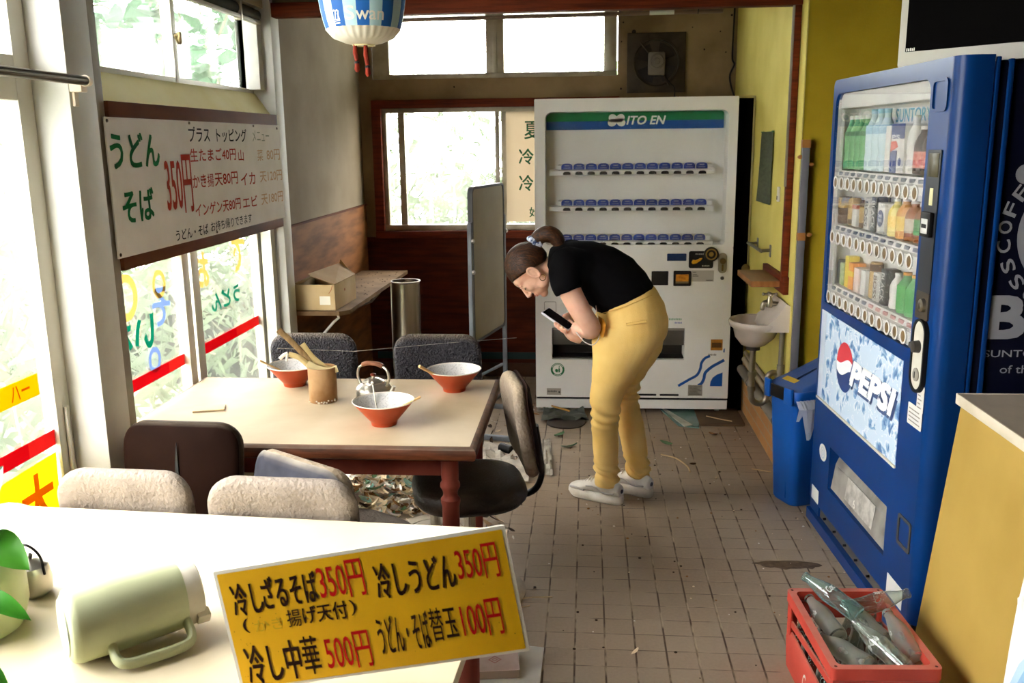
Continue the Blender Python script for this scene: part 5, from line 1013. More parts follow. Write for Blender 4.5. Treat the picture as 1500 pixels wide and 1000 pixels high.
b = B(); b.box(-.058, .058, -.0290, -.028, .115, .165); b.box(-.058, .0, -.0290, -.028, .0, .075); b.mi = 1; b.poly([(-.058, -.0292, .07), (.01, -.0292, .088), (-.01, -.0292, .108), (-.058, -.0292, .105)]); b.mi = 2; b.disc(.022, 0, 20, WZ((.025, -.0292, .04))); b.mi = 0; b.disc(.014, 0.0003, 20, WZ((.03, -.0292, .038))); b.mi = 2; b.text('PS', -.05, .02, .112, .128, WZ((0, -.0296, 0)), .05); b.obj('card_print', [navyp, pc('card_red', '#d8604c'), capw], pcd, smooth=False)
drink('drink_bottle', .715, z1, .19, .026, pale, 'clear pale bottle between the display card and the cola', 'bottle', None, capw)
for k, w in enumerate(('left', 'right')):
    drink('drink_bottle', .785+.066*k, z1, .155, .030, cola, '%s dark cola bottle with red label on the top row' % w, 'bottle', redl_, capw, 'cola bottles on the top row', band=(.14, .48))
b = drink('drink_bottle', .078, z2, .115, .036, brn, 'round brown bottle with a rainbow neck on the middle row', 'bottle', pc('rainbow', '#d8b048', '#5a8ac0', sc=22), None, None, band=(.55, .9))
drink('drink_can', .165, z2, .105, .025, tan_, 'tan coffee can near the left of the middle row', 'can', brn, band=(.05, .22))
drink('carton', .232, z2, .085, .024, pale, 'white carton right of the tan can on the middle row', 'carton', redl_, band=(.8, .98))
drink('drink_can', .302, z2, .104, .026, brn, 'brown and cream coffee can on the middle row', 'can', tan_, band=(.2, .78))
drink('carton', .372, z2, .118, .026, pale, 'cream coffee carton with dark upright lettering on the middle row', 'carton', None, None, None, word='BOSS', wordm=blk)
drink('carton', .445, z2, .125, .026, blk, 'black coffee carton with pale upright lettering on the middle row', 'carton', None, None, None, word='BLACK', wordm=capw)
eb = drink('carton', .525, z2, .11, .034, pale, 'pale carton with a round navy badge on the middle row', 'carton')
b = B(); b.disc(.030, 0, 28, WZ((.0, -.0292, .055))); b.mi = 1; b.marks(-.018, .018, .058, .07, WZ((0, -.0296, 0)), 3); b.marks(-.018, .018, .042, .054, WZ((0, -.0296, 0)), 3); b.obj('badge', [navyp, capw], eb, smooth=False)
drink('drink_bottle', .605, z2, .130, .030, yel, 'pale yellow lemon drink bottle on the middle row', 'bottle', ylab, capw, band=(.25, .55))
drink('drink_bottle', .683, z2, .135, .031, ora, 'orange drink bottle on the middle row', 'bottle', ylab, capw, band=(.2, .56))
drink('drink_bottle', .757, z2, .132, .030, amb, 'amber tea bottle beside the orange drink on the middle row', 'bottle', pc('cream_label', '#d8cdc0', '#b8a898'), capw, band=(.2, .56))
drink('drink_bottle', .828, z2, .128, .028, amb, 'amber bottle with a green label, last on the middle row', 'bottle', green, capw, band=(.2, .6))
drink('drink_can', .072, z3, .098, .022, blk, 'slim black can first on the bottom display row', 'can')
drink('carton', .122, z3, .09, .022, pc('leaf', '#cfd6b0', '#8fb06a', sc=50), 'pale carton with a green leaf pattern on the bottom row', 'carton')
drink('carton', .180, z3, .125, .022, ylc, 'tall bright yellow carton on the bottom row', 'carton')
drink('carton', .240, z3, .105, .026, orc, 'orange juice carton on the bottom row', 'carton', ylc, band=(.5, .7))
drink('carton', .312, z3, .095, .028, pc('peach', '#ecd0c0', '#f0e4dc'), 'pale peach carton on the bottom row', 'carton')
drink('carton', .382, z3, .095, .026, pale, 'plain white carton in the middle of the bottom row', 'carton')
drink('drink_can', .448, z3, .135, .024, tan_, 'tall tan coffee can with a brown top on the bottom row', 'can', brn, band=(.76, .95))
drink('carton', .515, z3, .105, .026, pale, 'cream coffee carton with dark upright lettering on the bottom row', 'carton', None, None, None, word='BOSS', wordm=brn)
drink('carton', .588, z3, .128, .026, blk, 'black coffee carton with pale upright lettering on the bottom row', 'carton', None, None, None, word='BLACK', wordm=capw)
drink('drink_bottle', .658, z3, .125, .026, pale, 'clear bottle right of the black carton on the bottom row', 'bottle', None, capw)
for k, w in enumerate(('left', 'right')):
    drink('drink_bottle', .738+.072*k, z3, .138, .031, green, '%s green tea bottle with orange cap on the bottom row' % w, 'bottle', pc('green_label', '#3f9a4c', '#58aa62'), capo, 'green tea bottles on the bottom row', band=(.1, .68))
drink('drink_can', .880, z3, .10, .024, pale, 'pale can last on the bottom row', 'can')
# ================================================================== right foreground: counter, television, bin, crate
ochre = mat('counter_ochre', '#ac8e46', '#a0823c', sc=3, rough=.6, det=8); ctop = mat('counter_top', '#a89a88', '#978a78', sc=5, rough=.5, dust=.3); cedge = mat('counter_edge', '#d8cdb8', '#c8bca4', sc=6, rough=.5)
c = thing('counter', 'counter with a pale top and ochre side panel at the right edge', 'counter', (1.10, 2.715, 0))
b = B(); b.prism([(0, 0), (0, -2.3), (.75, -2.3), (.75, 0)], .872, .898); b.obj('countertop', ctop, c, smooth=False)
b = B(); b.box(-.006, 0, -2.3, 0, .868, .900, .002); b.box(-.006, .75, 0, .006, .868, .900, .002); b.obj('edge_strip', cedge, c)
b = B(); b.rings([[Vector((x, y, z)) for x, z in ((.010, .870), (-.075, 0), (-.063, 0), (.022, .870))] for y in (0, -2.3)]); b.obj('side_panel', ochre, c, smooth=False)
b = B(); b.rings([[Vector((x, y, z)) for x, z in ((.03, .870), (-.06, 0), (.7, 0), (.7, .870))] for y in (-.006, -2.29)]); b.obj('body', mat('counter_body', '#a88232', rough=.7), c, smooth=False)
def onp(y, z, off=.002): return Vector((.010-.085*(.87-z)/.87-off, y, z))
c2 = thing('poster', 'white paper poster with a pale blue figure on the ochre counter panel', 'poster', (1.10, 2.715, 0))
b = B(); ys = [-.545-.012*sin(z*9) for z in (.86, .8, .7, .6, .5, .4, .3, .2, .1, .02)]; zs_ = (.86, .8, .7, .6, .5, .4, .3, .2, .1, .02)
b.rings([[onp(y, z) for y, z in zip(ys, zs_)], [onp(y-1.0, z) for y, z in zip(ys, zs_)]], False, False, closed=False); b.obj('paper', mat('poster_white', '#e4e6e4', '#dcdedc', sc=3, rough=.5), c2, smooth=False)
b = B(); b.poly([onp(y, z, .0035) for y, z in ((-.57, .28), (-.60, .38), (-.66, .47), (-.75, .54), (-.85, .55), (-.9, .3), (-.8, .05), (-.6, .05))]); b.mi = 1
b.rings([[onp(y, z, .005) for y, z in ((-.60, .30), (-.63, .38), (-.70, .46), (-.8, .5))], [onp(y, z, .005) for y, z in ((-.63, .27), (-.66, .35), (-.73, .42), (-.8, .45))]], False, False, closed=False); b.obj('figure', [mat('poster_blue', '#b9d2e6', '#9cc0dc', sc=7, rough=.5), mat('poster_blue2', '#8ab2d4', rough=.5)], c2, smooth=False)
b = B(); b.poly([onp(y, z, .0036) for y, z in ((-.53, .52), (-.545, .535), (-.56, .53), (-.56, .505), (-.54, .50))]); b.obj('torn_patch', mat('poster_white', '#e4e6e4'), c2, smooth=False)
tv = thing('television', 'white framed television with a black screen on top of the blue machine', 'television', (1.055, 3.275, 1.872)); tv.matrix_world = frame((1.050, 3.272, 1.870), (.65, -.76, 0), (0, 0, 1))
b = B(); b.prism(rrect(-.025, .70, .0, .50, .008), -.055, .0); b.rings([[Vector((x, y, z)) for x, y in rrect(q, .675-q, q+.05, .47-q, .02)] for z, q in ((-.055, .03), (-.16, .09))], False, True); b.obj('casing', mat('tv_silver', '#c4c0b4', '#b8b4a8', sc=5, rough=.4), tv, angle=40)
b = B(); b.poly([(x, y, .0008) for x, y in rrect(.0, .66, .048, .46, .003)]); b.obj('screen', mat('tv_screen', '#040303', rough=.6, spec=.02), tv, smooth=False)
b = B(); b.marks(.004, .036, .050, .060, T(0, 0, .0014), 5); b.obj('screen_sticker', mat('letter_white', '#eeebe2'), tv, smooth=False)
# blue bin
th = math.atan2(.39, .92)
bn = thing('waste_bin', 'blue lidded waste bin wedged beside the blue machine', 'bin', (.936, 4.005, 0)); bn.matrix_world = frame((.936, 4.005, 0), (.92, .39, 0), (-.39, .92, 0))
binb = mat('bin_blue', '#0f54a8', '#0c4c9c', sc=5, rough=.42, dust=.5, dustc='#6a6f7a', duststart=.6)
def bl(z, o, r=.035): return [Vector((x, y, z)) for x, y in rrect(-o, .30+o, -o, .172+o, r, 6)]
b = B(); b.rings([bl(0, -.006), bl(.012, 0), bl(.30, .012), bl(.505, .022)], True, True); b.box(-.004, .0, .05, .056, .03, .46)
b.obj('bin_body', binb, bn, angle=50)
b = B(); b.rings([bl(.50, .034), bl(.545, .038), bl(.552, .034), bl(.552, .028)], True, False)
b.rings([[Vector((x, y, z)) for x, y, z in [(p.x, p.y, .552+max(0, p.x+.02)*k) for p in bl(0, o)]] for o, k in ((.030, .0), (.022, .30), (.010, .36), (-.03, .38), (-.06, .385))], False, True); b.obj('lid', binb, bn, angle=50)
b = B(); b.box(-.046, -.034, .035, .145, .500, .556, .003); b.obj('latch', black, bn)
b = B(); b.box(-.052, -.036, -.02, .035, .49, .565, .004); b.obj('latch_bracket', binb, bn)
b = B(); b.box(-.052, -.036, .145, .185, .49, .575, .004); b.obj('latch_bracket', binb, bn)
b = B(); b.poly([(.02, .06, .569), (.02, .155, .569), (.05, .155, .580), (.05, .06, .580)]); b.obj('sticker', mat('bin_sticker', '#c8a83a', rough=.5), bn, smooth=False)
b = B(); rd = random.Random(12); bagm = glassmat('bag_film', (.86, .9, .96), gloss=.3, rough=.25, haze=.75, hazec=(.93, .94, .97))
for k in range(16):
    t_ = k/15; px, py = (-.026+.30*t_*.9, -.03); x = -.02+.26*t_; l = .07+.09*abs(sin(k*1.9)); w = rd.uniform(.014, .034)
    p = [Vector((x, -.032, .515)), Vector((x+rd.uniform(-.01, .01), -.05-rd.random()*.02, .485)), Vector((x+rd.uniform(-.02, .03), -.05-rd.random()*.03, .50-l))]
    b.rings([[q+Vector((-w*f, -.004*j, 0)), q+Vector((0, -.012, 0)), q+Vector((w*f, 0, 0))] for j, (q, f) in enumerate(zip(p, (.5, 1.0, .5)))], False, False, closed=False)
o = tag(b.obj('bag_ruffle', bagm), 'clear plastic bag edge frilled out under the bin lid', 'plastic bag'); o.matrix_world = bn.matrix_world.copy()
# crate with bottles
cr_m = mat('crate_red', '#c2473a', '#b03b30', sc=6, rough=.5, dust=.55, dustc='#c98d7c', duststart=.5)
ct = thing('bottle_crate', 'red plastic crate full of dusty empty glass bottles on the floor', 'crate', (.795, 2.505, 0), radians(3.2))
hx, hy, H = .142, .222, .255
b = B()
def loop(o, z): return [Vector((x, y, z)) for x, y in rrect(-hx+o, hx-o, -hy+o, hy-o, .016, 4)]
b.rings([loop(-.006, H-.035), loop(-.006, H), loop(.016, H), loop(.016, H-.03), loop(0, H-.04)], False, False); b.rings([loop(0, H-.04), loop(-.006, H-.035)], False, False)
b.rings([loop(0, 0), loop(-.004, .10), loop(.004, .125), loop(.010, .125), loop(.008, 0)], False, False)
for sx in (-1, 1):
    for sy in (-1, 1): b.box(sx*hx-(.03 if sx > 0 else 0), sx*hx+(0 if sx > 0 else .03), sy*hy-(.008 if sy > 0 else 0), sy*hy+(0 if sy > 0 else .008), .1, H-.02, .002); b.box(sx*hx-(.008 if sx > 0 else 0), sx*hx+(0 if sx > 0 else .008), sy*hy-(.035 if sy > 0 else 0), sy*hy+(0 if sy > 0 else .035), .1, H-.02, .002)
    b.prism([(-hy, H-.075), (-hy, H-.055), (hy, H-.095), (hy, H-.115)], 0, .006, frame((sx*(hx-.003), 0, 0), (0, 1, 0), (0, 0, 1)))
for sy in (-1, 1): b.box(-hx, hx, sy*(hy-.003)-.003, sy*(hy-.003)+.003, H-.095, H-.04)
b.box(-hx+.01, hx-.01, -hy+.01, hy-.01, 0, .006); b.mi = 1
for x, y in ((-hx+.008, -hy+.008), (hx-.008, -hy+.008), (-hx+.008, hy-.008), (hx-.008, hy-.008)): b.disc(.0045, H+.0006, 10, T(x, y, 0))
for x in (-.105, .105): b.disc(.007, .0, 10, frame((x, -hy-.0066, H-.055), (1, 0, 0), (0, 0, 1)))
b.obj('crate_body', [cr_m, mat('hole_dark', '#4a1a14', rough=.8)], ct, angle=40)
b = B()
for k in range(1, 4): x = -hx+2*hx*k/4; b.box(x-.0015, x+.0015, -hy+.01, hy-.01, .006, .085)
for k in range(1, 6): y = -hy+2*hy*k/6; b.box(-hx+.01, hx-.01, y-.0015, y+.0015, .006, .085)
b.obj('dividers', cr_m, ct, smooth=False)
b = B(); ms = frame((-hx-.0052, 0, .06), (0, -1, 0), (0, 0, 1)); b.text('Coca-Cola', -.02, .16, -.03, .035, ms, .03, .3); b.obj('lettering', mat('crate_white', '#dccfc4', rough=.6), ct, smooth=False)
gb = glassmat('bottle_glass', (.84, .92, .89), gloss=.22, rough=.06, haze=.08, hazec=(.62, .66, .60), rim=.35); gd = glassmat('bottle_glass_dusty', (.80, .86, .82), gloss=.08, rough=.22, haze=.24, hazec=(.52, .52, .46), rim=.5); gt = glassmat('bottle_glass_green', (.66, .88, .85), gloss=.2, rough=.05, haze=.10, hazec=(.55, .72, .70), rim=.35)
prof = [(.018, .004), (.024, .0), (.028, .004), (.0290, .02), (.0275, .045), (.0265, .058), (.0285, .080), (.0292, .095), (.0270, .118), (.0215, .142), (.0160, .160), (.0132, .176), (.0128, .182), (.0150, .184), (.0150, .192), (.0128, .194), (.0105, .193)]
bw_m = mat('bottle_white', '#d8dcd8', rough=.6)
def make_bottle(g):
    me = {}
    b = B(); b.lathe(prof, 26, cap1=False)
    for v in b.bm.verts:
        r = math.hypot(v.co.x, v.co.y)
        if .02 < v.co.z < .07 and r > .02: f = 1+.02*cos(10*math.atan2(v.co.y, v.co.x)); v.co.x *= f; v.co.y *= f
    me['bottle_body'] = (b.mesh('bottle_body', g), None)
    b = B(); b.text('Coca-Cola', -.034, .034, .094, .116, None, .02, .3)
    for v in b.bm.verts: r = .0297-(max(0, v.co.y-.098))*.10; a = v.co.x/.029; v.co = Vector((r*sin(a), -r*cos(a), v.co.y))
    me['lettering'] = (b.mesh('lettering', bw_m, False), None); return me
protos = {k: make_bottle(g) for k, g in (('clear', gb), ('dusty', gd), ('green', gt))}
def bottle(kind, base, axis, spin, label, grp=None):
    axis = Vector(axis).normalized(); q = axis.to_track_quat('Z', 'Y').to_matrix().to_4x4(); M_ = Matrix.Translation(base) @ q @ R('Z', spin)
    o = bpy.data.objects.new('glass_bottle', None); COL.objects.link(o); o.matrix_world = M_; tag(o, label, 'bottle', grp)
    for nme, (me, _) in protos[kind].items():
        ch = bpy.data.objects.new(nme, me); COL.objects.link(ch); ch.parent = o
ctM = ct.matrix_basis.copy() if False else Matrix.Translation((.795, 2.505, 0)) @ Matrix.Rotation(radians(3.2), 4, 'Z')
cols = ('left', 'second', 'third', 'right'); rows_ = ('nearest', 'second', 'third', 'fourth', 'fifth', 'farthest')
rd = random.Random(21)
for i in range(4):
    for j in range(6):
        x = -hx+.012+(2*hx-.024)*(i+.5)/4; y = -hy+.012+(2*hy-.024)*(j+.5)/6
        p = ctM @ Vector((x, y, .007)); bottle('clear' if rd.random() < .55 else 'dusty', p, (rd.uniform(-.03, .03), rd.uniform(-.03, .03), 1), rd.uniform(0, 360) if i else -90, 'upright empty bottle in the crate, %s column, %s row' % (cols[i], rows_[j]), 'bottles standing in the red crate')
def lay(kind, a, e, spin, label):
    a, e = ctM @ Vector(a), ctM @ Vector(e); bottle(kind, a, e-a, spin, label, 'bottles lying on top of the crate')
lay('green', (.020, .055, .258), (-.115, .190, .322), 200, 'greenish clear bottle on top, its neck over the far left crate corner')
lay('clear', (.005, .115, .238), (.150, .118, .284), 120, 'clear bottle lying across the far right, neck on the crate rim')
lay('dusty', (.115, -.135, .225), (.100, .045, .268), 40, 'dusty bottle on top along the right crate wall')
lay('clear', (.070, -.175, .222), (-.015, -.015, .272), 90, 'clear bottle on top pointing to the middle of the crate')
lay('dusty', (.070, -.02, .215), (.02, .14, .236), 10, 'dusty bottle half sunk between the necks in the crate middle')
lay('dusty', (-.055, .0, .217), (-.085, .165, .24), 60, 'dusty bottle lying along the left inside of the crate')
lay('dusty', (-.025, -.16, .222), (-.085, -.03, .215), 300, 'dusty bottle with its base toward the near crate wall')
# ================================================================== the woman bending forward with a phone
def remesh(b, voxel, smooth=4, fac=.5):
    bmesh.ops.recalc_face_normals(b.bm, faces=b.bm.faces)
    me = bpy.data.meshes.new('tmp'); b.bm.to_mesh(me); b.bm.free(); o = bpy.data.objects.new('tmp', me); COL.objects.link(o)
    m_ = o.modifiers.new('r', 'REMESH'); m_.mode = 'VOXEL'; m_.voxel_size = voxel
    s_ = o.modifiers.new('s', 'SMOOTH'); s_.factor = fac; s_.iterations = smooth
    dg = bpy.context.evaluated_depsgraph_get(); dg.update(); r = bpy.data.meshes.new_from_object(o.evaluated_get(dg))
    bpy.data.objects.remove(o); bpy.data.meshes.remove(me); r.polygons.foreach_set('use_smooth', [True]*len(r.polygons)); return r
def mobj(name, me, m_, parent):
    me.name = name; me.materials.clear(); me.materials.append(m_); o = bpy.data.objects.new(name, me); COL.objects.link(o); o.parent = parent; return o
skin = mat('skin', '#e8b79c', '#dea98c', sc=14, rough=.5, sub=.12, bump=.1, bsc=250); shirt_m = mat('shirt_black', '#070608', '#0b0a0c', sc=9, rough=.9, spec=.06, bump=.35, bsc=22)
trouser_m = mat('trouser_yellow', '#efcb7c', '#e8be68', sc=6, rough=.85, bump=.25, bsc=240); hair_m = mat('hair_brown', '#2a170d', '#5a3418', sc=26, rough=.38, bump=.8, bsc=60, stretch=(1.2, 9, 4), ramp=(.42, .72))
PY0 = 4.10
ph = thing('person', 'woman in black top and yellow trousers bending over a phone', 'person', (.17, PY0, 0))
LO = Vector((-.17, -PY0, 0))
def bf(Bk, Fr, hw, y=PY0, n=28, sq=1.0):
    c = Vector(((Bk[0]+Fr[0])/2, y, (Bk[1]+Fr[1])/2)); h = Vector(((Bk[0]-Fr[0])/2, 0, (Bk[1]-Fr[1])/2)); o = []
    for i in range(n):
        t = 2*pi*i/n; cx, sx = cos(t), sin(t); o.append(c+h*(abs(cx)**sq*(1 if cx > 0 else -1))+Vector((0, hw*abs(sx)**sq*(1 if sx > 0 else -1), 0))+LO)
    return o
def lim(b, pts, rs, n=16): b.tube([Vector(p)+LO for p in crow(*pts)], rs if not isinstance(rs, (list, tuple)) else spread_(rs, 6*(len(pts)-1)+1), n)
def spread_(rs, k):
    o = []
    for i in range(k):
        t = i/(k-1)*(len(rs)-1); a = int(min(t, len(rs)-2)); f = t-a; o.append(rs[a]*(1-f)+rs[a+1]*f)
    return o
def ell(b, c, r, ax=None):
    M_ = Matrix.Translation(Vector(c)+LO) @ (ax if ax else I4); b.sphere((0, 0, 0), r, 24, 16, M_)
YL, YR = PY0-.155, PY0+.155
# head frame: f = where the face points, u = crown, s = her left (towards the viewer)
HC = Vector((-.250, PY0-.015, 1.078)); hu = Vector((-.925, 0, .38)).normalized(); hf = Vector((-.38, -.10, -.92)); hf = (hf-hu*hf.dot(hu)).normalized(); hs = hu.cross(hf)
HM = Matrix(((hf.x, hs.x, hu.x, 0), (hf.y, hs.y, hu.y, 0), (hf.z, hs.z, hu.z, 0), (0, 0, 0, 1)))
if hs.y > 0: hs = -hs; HM = Matrix(((hf.x, hs.x, hu.x, 0), (hf.y, hs.y, hu.y, 0), (hf.z, hs.z, hu.z, 0), (0, 0, 0, 1)))
def H(f, s_, u): return HC+hf*f+hs*s_+hu*u
def hel(b, f, s_, u, r): ell(b, H(f, s_, u), r, HM)
b = B()
hel(b, -.012, 0, .022, (.094, .073, .090)); hel(b, .030, 0, -.022, (.062, .060, .075)); hel(b, .046, 0, -.062, (.042, .044, .040)); hel(b, .070, 0, -.094, (.020, .022, .017)); hel(b, .062, 0, .028, (.030, .050, .034))
for s_ in (-1, 1): hel(b, .060, s_*.034, -.028, (.024, .020, .022)); hel(b, .020, s_*.048, -.065, (.035, .012, .026)); hel(b, .0845, s_*.028, .012, (.009, .019, .007)); hel(b, .0785, s_*.031, -.002, (.011, .014, .009))
b.tube([H(.088, 0, .006)+LO, H(.100, 0, -.014)+LO, H(.112, 0, -.034)+LO, H(.100, 0, -.043)+LO], [.008, .009, .0105, .008], 12)
for s_ in (-1, 1): hel(b, .098, s_*.009, -.039, (.009, .007, .006))
hel(b, .088, 0, -.058, (.010, .022, .0065)); hel(b, .086, 0, -.069, (.010, .018, .0065)); hel(b, .074, 0, -.063, (.018, .030, .018))
for s_ in (-1, 1):
    b.tube([H(.000+.018*cos(t), s_*(.083-.006*cos(t)), -.014+.031*sin(t))+LO for t in [radians(a) for a in range(0, 360, 24)]], .0056, 8, closed=True); hel(b, .0, s_*.076, -.014, (.016, .007, .027)); hel(b, .004, s_*.076, -.040, (.008, .006, .010))
lim(b, [H(-.01, 0, -.03), H(-.035, 0, -.075), (-.125, PY0, 1.105), (-.06, PY0, 1.09)], [.055, .050, .056, .075])
b.rings([bf((-.10, 1.17), (-.13, 1.05), .12), bf((-.02, 1.185), (-.08, 1.0), .14), bf((.10, 1.16), (0, .97), .13), bf((.26, 1.02), (.08, .93), .13), bf((.33, .88), (.07, .84), .15)])
# left arm (near): shoulder, elbow, wrist
hand_c = Vector((-.078, PY0-.075, .834))
lim(b, [(-.085, YL, 1.115), (-.078, YL-.035, 1.03), (-.02, YL-.035, .915), (.018, YL-.015, .855), (.012, YL+.03, .828), (-.03, PY0-.10, .832), hand_c+Vector((.03, 0, -.002))], [.055, .050, .046, .043, .042, .033, .025], 20)
lim(b, [(-.085, YR, 1.115), (-.06, YR+.03, 1.0), (-.01, YR+.02, .90), (-.05, YR-.05, .85), (-.10, PY0+.03, .845)], [.055, .046, .042, .036, .024], 16)
# phone and the hands that hold it
pc_ = Vector((-.128, PY0-.065, .864)); pL = Vector((-.80, .30, .50)).normalized(); pN = Vector((.33, -.28, .90)); pN = (pN-pL*pN.dot(pL)).normalized(); pW = pN.cross(pL)
def PH(l, w, n): return pc_+pL*l+pW*w+pN*n
if pW.y > 0: pW = -pW                                                # pW points to the viewer
ell(b, PH(-.052, .0, -.018), (.036, .030, .014), Matrix(((pL.x, pW.x, pN.x, 0), (pL.y, pW.y, pN.y, 0), (pL.z, pW.z, pN.z, 0), (0, 0, 0, 1))))
lim(b, [PH(-.06, .0, -.018), PH(-.095, .01, -.024), PH(-.13, -.02, -.03)], [.022, .022, .022], 14)
for k, (l, ln, tip) in enumerate(((-.072, .9, .006), (-.053, 1.0, .008), (-.034, .97, .008), (-.016, .82, .005))):      # four fingers under and round the near edge
    lim(b, [PH(-.052+(l+.052)*.4, -.012, -.022), PH(l, .018, -.021), PH(l+.004, .038*ln, -.013), PH(l+.006, .0425, -.001), PH(l+.008, .039, tip)], [.0095, .0088, .0082, .0076, .0062], 10)
lim(b, [PH(-.075, -.018, -.018), PH(-.070, -.034, -.008), PH(-.055, -.040, .006), PH(-.035, -.034, .012)], [.012, .0105, .009, .0075], 10)
# the right hand steadies the far edge
ell(b, PH(-.03, -.055, -.016), (.030, .022, .014), Matrix(((pL.x, pW.x, pN.x, 0), (pL.y, pW.y, pN.y, 0), (pL.z, pW.z, pN.z, 0), (0, 0, 0, 1))))
lim(b, [(-.10, PY0+.03, .845), PH(-.045, -.065, -.02), PH(-.03, -.055, -.016)], [.024, .022, .02], 12)
for k, l in enumerate((-.022, -.006, .010, .024)): lim(b, [PH(-.02+k*.008, -.05, -.020), PH(l, -.022, -.018), PH(l+.004, .0, -.0145), PH(l+.006, .016-.004*k, -.013)], [.009, .0085, .0078, .0065], 10)
# legs under the cloth keep the body one piece
for y0, y1, pts in ((PY0-.085, PY0-.07, ((.19, .84), (.15, .68), (.09, .47), (.095, .25), (.10, .075))), (PY0+.09, PY0+.05, ((.22, .84), (.24, .68), (.185, .47), (.22, .28), (.24, .08)))):
    lim(b, [(x, y0+(y1-y0)*i/4, z) for i, (x, z) in enumerate(pts)], [.075, .045, .032, .030, .030], 14)
body = mobj('body', remesh(b, .0042, 3), skin, ph)
# face details
b = B()
for s_ in (-1, 1):
    e0, e1, e2 = H(.0800, s_*.044, -.005), H(.0885, s_*.030, -.009), H(.0860, s_*.017, -.006); b.tube([p+LO for p in crow(e0, e1, e2)], .0016, 6)
b.obj('eyelashes', mat('lash', '#2a1810', rough=.6), body)
b = B()
for s_ in (-1, 1): b.tube([p+LO for p in crow(H(.078, s_*.047, .013), H(.0925, s_*.032, .0185), H(.0935, s_*.014, .0150))], [.0012]*6+[.0024]*6+[.0018], 6, flat=.6)
b.obj('eyebrows', mat('brow', '#4a2e1c', rough=.7), body)
b = B(); b.tube([p+LO for p in crow(H(.0905, .021, -.0635), H(.0985, .010, -.0600), H(.1000, 0, -.0605), H(.0985, -.010, -.0600), H(.0905, -.021, -.0635))], [.001]*6+[.0034]*13+[.001]*6, 8, flat=.7); b.tube([p+LO for p in crow(H(.0880, .017, -.0665), H(.0965, 0, -.0685), H(.0880, -.017, -.0665))], [.001]+[.0034]*11+[.001], 8, flat=.7)
b.obj('lips', mat('lips', '#b8665a', rough=.4), body)
b = B(); b.tube([H(.006+.013*cos(t), .079+.004*sin(t*2), -.060+.013*sin(t))+LO for t in [radians(a) for a in range(0, 360, 20)]], .0013, 6, closed=True); b.obj('earring', mat('gold', '#c9a04a', rough=.25, metal=1), ph)
# hair
t_ = bmesh.new(); bmesh.ops.create_uvsphere(t_, u_segments=64, v_segments=40, radius=1)
for v in t_.verts:
    f, s_, u = v.co.x*.104-.016, v.co.y*.083, v.co.z*.101+.026
    wv_ = .0012*sin(34*math.atan2(v.co.y, v.co.z)+4*v.co.x)
    k = 1.0
    e = f-(1.35*u+.012-abs(s_)*.25)                      # hairline: forehead to ear
    if f > -.02 or u < -.005:
        a = max(0, min(1, (e+.004)/.014)); k = 1-.20*a
    if u < -.035 and f < .0: k *= 1-.16*min(1, (-.035-u)/.03)
    q = Vector((f+.016, s_, u-.026))*(k+wv_*6)
    v.co = H(q.x-.016, q.y, q.z+.026)+LO
b = B(); b.add(t_); b.obj('hair', hair_m, ph, angle=80)
b = B(); TB_ = H(-.112, 0, .030)
pts = crow(TB_+Vector((-.012, 0, -.006)), TB_+Vector((.015, 0, .028)), TB_+Vector((.052, -.005, .048)), TB_+Vector((.092, -.008, .036)), TB_+Vector((.112, -.01, .0)), TB_+Vector((.110, -.01, -.030)))
n = len(pts); rs = [.022+.016*sin(pi*min(1, i/(n-1)*1.1))-.012*max(0, i/(n-1)-.75)*4 for i in range(n)]
b.tube([p+LO for p in pts], [max(r, .008) for r in rs], 20)
for v in b.bm.verts: v.co += Vector((0, .0016*sin(v.co.z*420+v.co.x*160), 0))
b.obj('ponytail', hair_m, ph, angle=80)
b = B(); rd = random.Random(5); ca = TB_+Vector((.004, 0, .012)); dx_ = Vector((.027, 0, .034)).normalized(); uu = Vector((0, 1, 0)); ww = dx_.cross(uu)
b.tube([ca+LO+(uu*cos(t)+ww*sin(t))*(.026+.004*sin(9*t))+dx_*.005*sin(7*t) for t in [2*pi*i/40 for i in range(40)]], [.011+.004*sin(i*1.9) for i in range(40)], 10, closed=True)
b.obj('scrunchie', mat('scrunchie', '#cfd4e2', '#3a4a74', sc=60, rough=.8, ramp=(.45, .55)), ph)
# top
b = B()
b.rings([bf((.303, .985), (.050, .880), .152), bf((.290, 1.018), (.040, .898), .156), bf((.262, 1.066), (.030, .908), .156), bf((.208, 1.128), (.005, .925), .160), bf((.12, 1.180), (-.03, .945), .166), bf((.03, 1.206), (-.072, .962), .172), bf((-.06, 1.208), (-.108, .985), .168), bf((-.115, 1.198), (-.140, 1.02), .135), bf((-.150, 1.188), (-.168, 1.065), .085), bf((-.164, 1.175), (-.180, 1.085), .066)])
for y, sg in ((YL, -1), (YR, 1)):
    lim(b, [(-.03, y+sg*-.05, 1.10), (-.085, y, 1.120), (-.090, y+sg*.035, 1.055), (-.074, y+sg*.045, 1.012)], [.085, .078, .069, .063], 22)
def folds(me, fn):
    me.update(); ns = [v.normal.copy() for v in me.vertices]
    for v, n in zip(me.vertices, ns): v.co += n*fn(v.co, n)
    me.update()
ms = remesh(b, .0065, 4)
folds(ms, lambda p, n: .0035*noise.noise(Vector((p.x*9, p.y*5, p.z*22)))+.0025*sin((p.x*.7+p.z)*70+4*noise.noise(p*8))*max(0, min(1, (1.12-p.z)*9))*max(0, min(1, (p.x+.17+.17)*4)))
mobj('shirt', ms, shirt_m, ph)
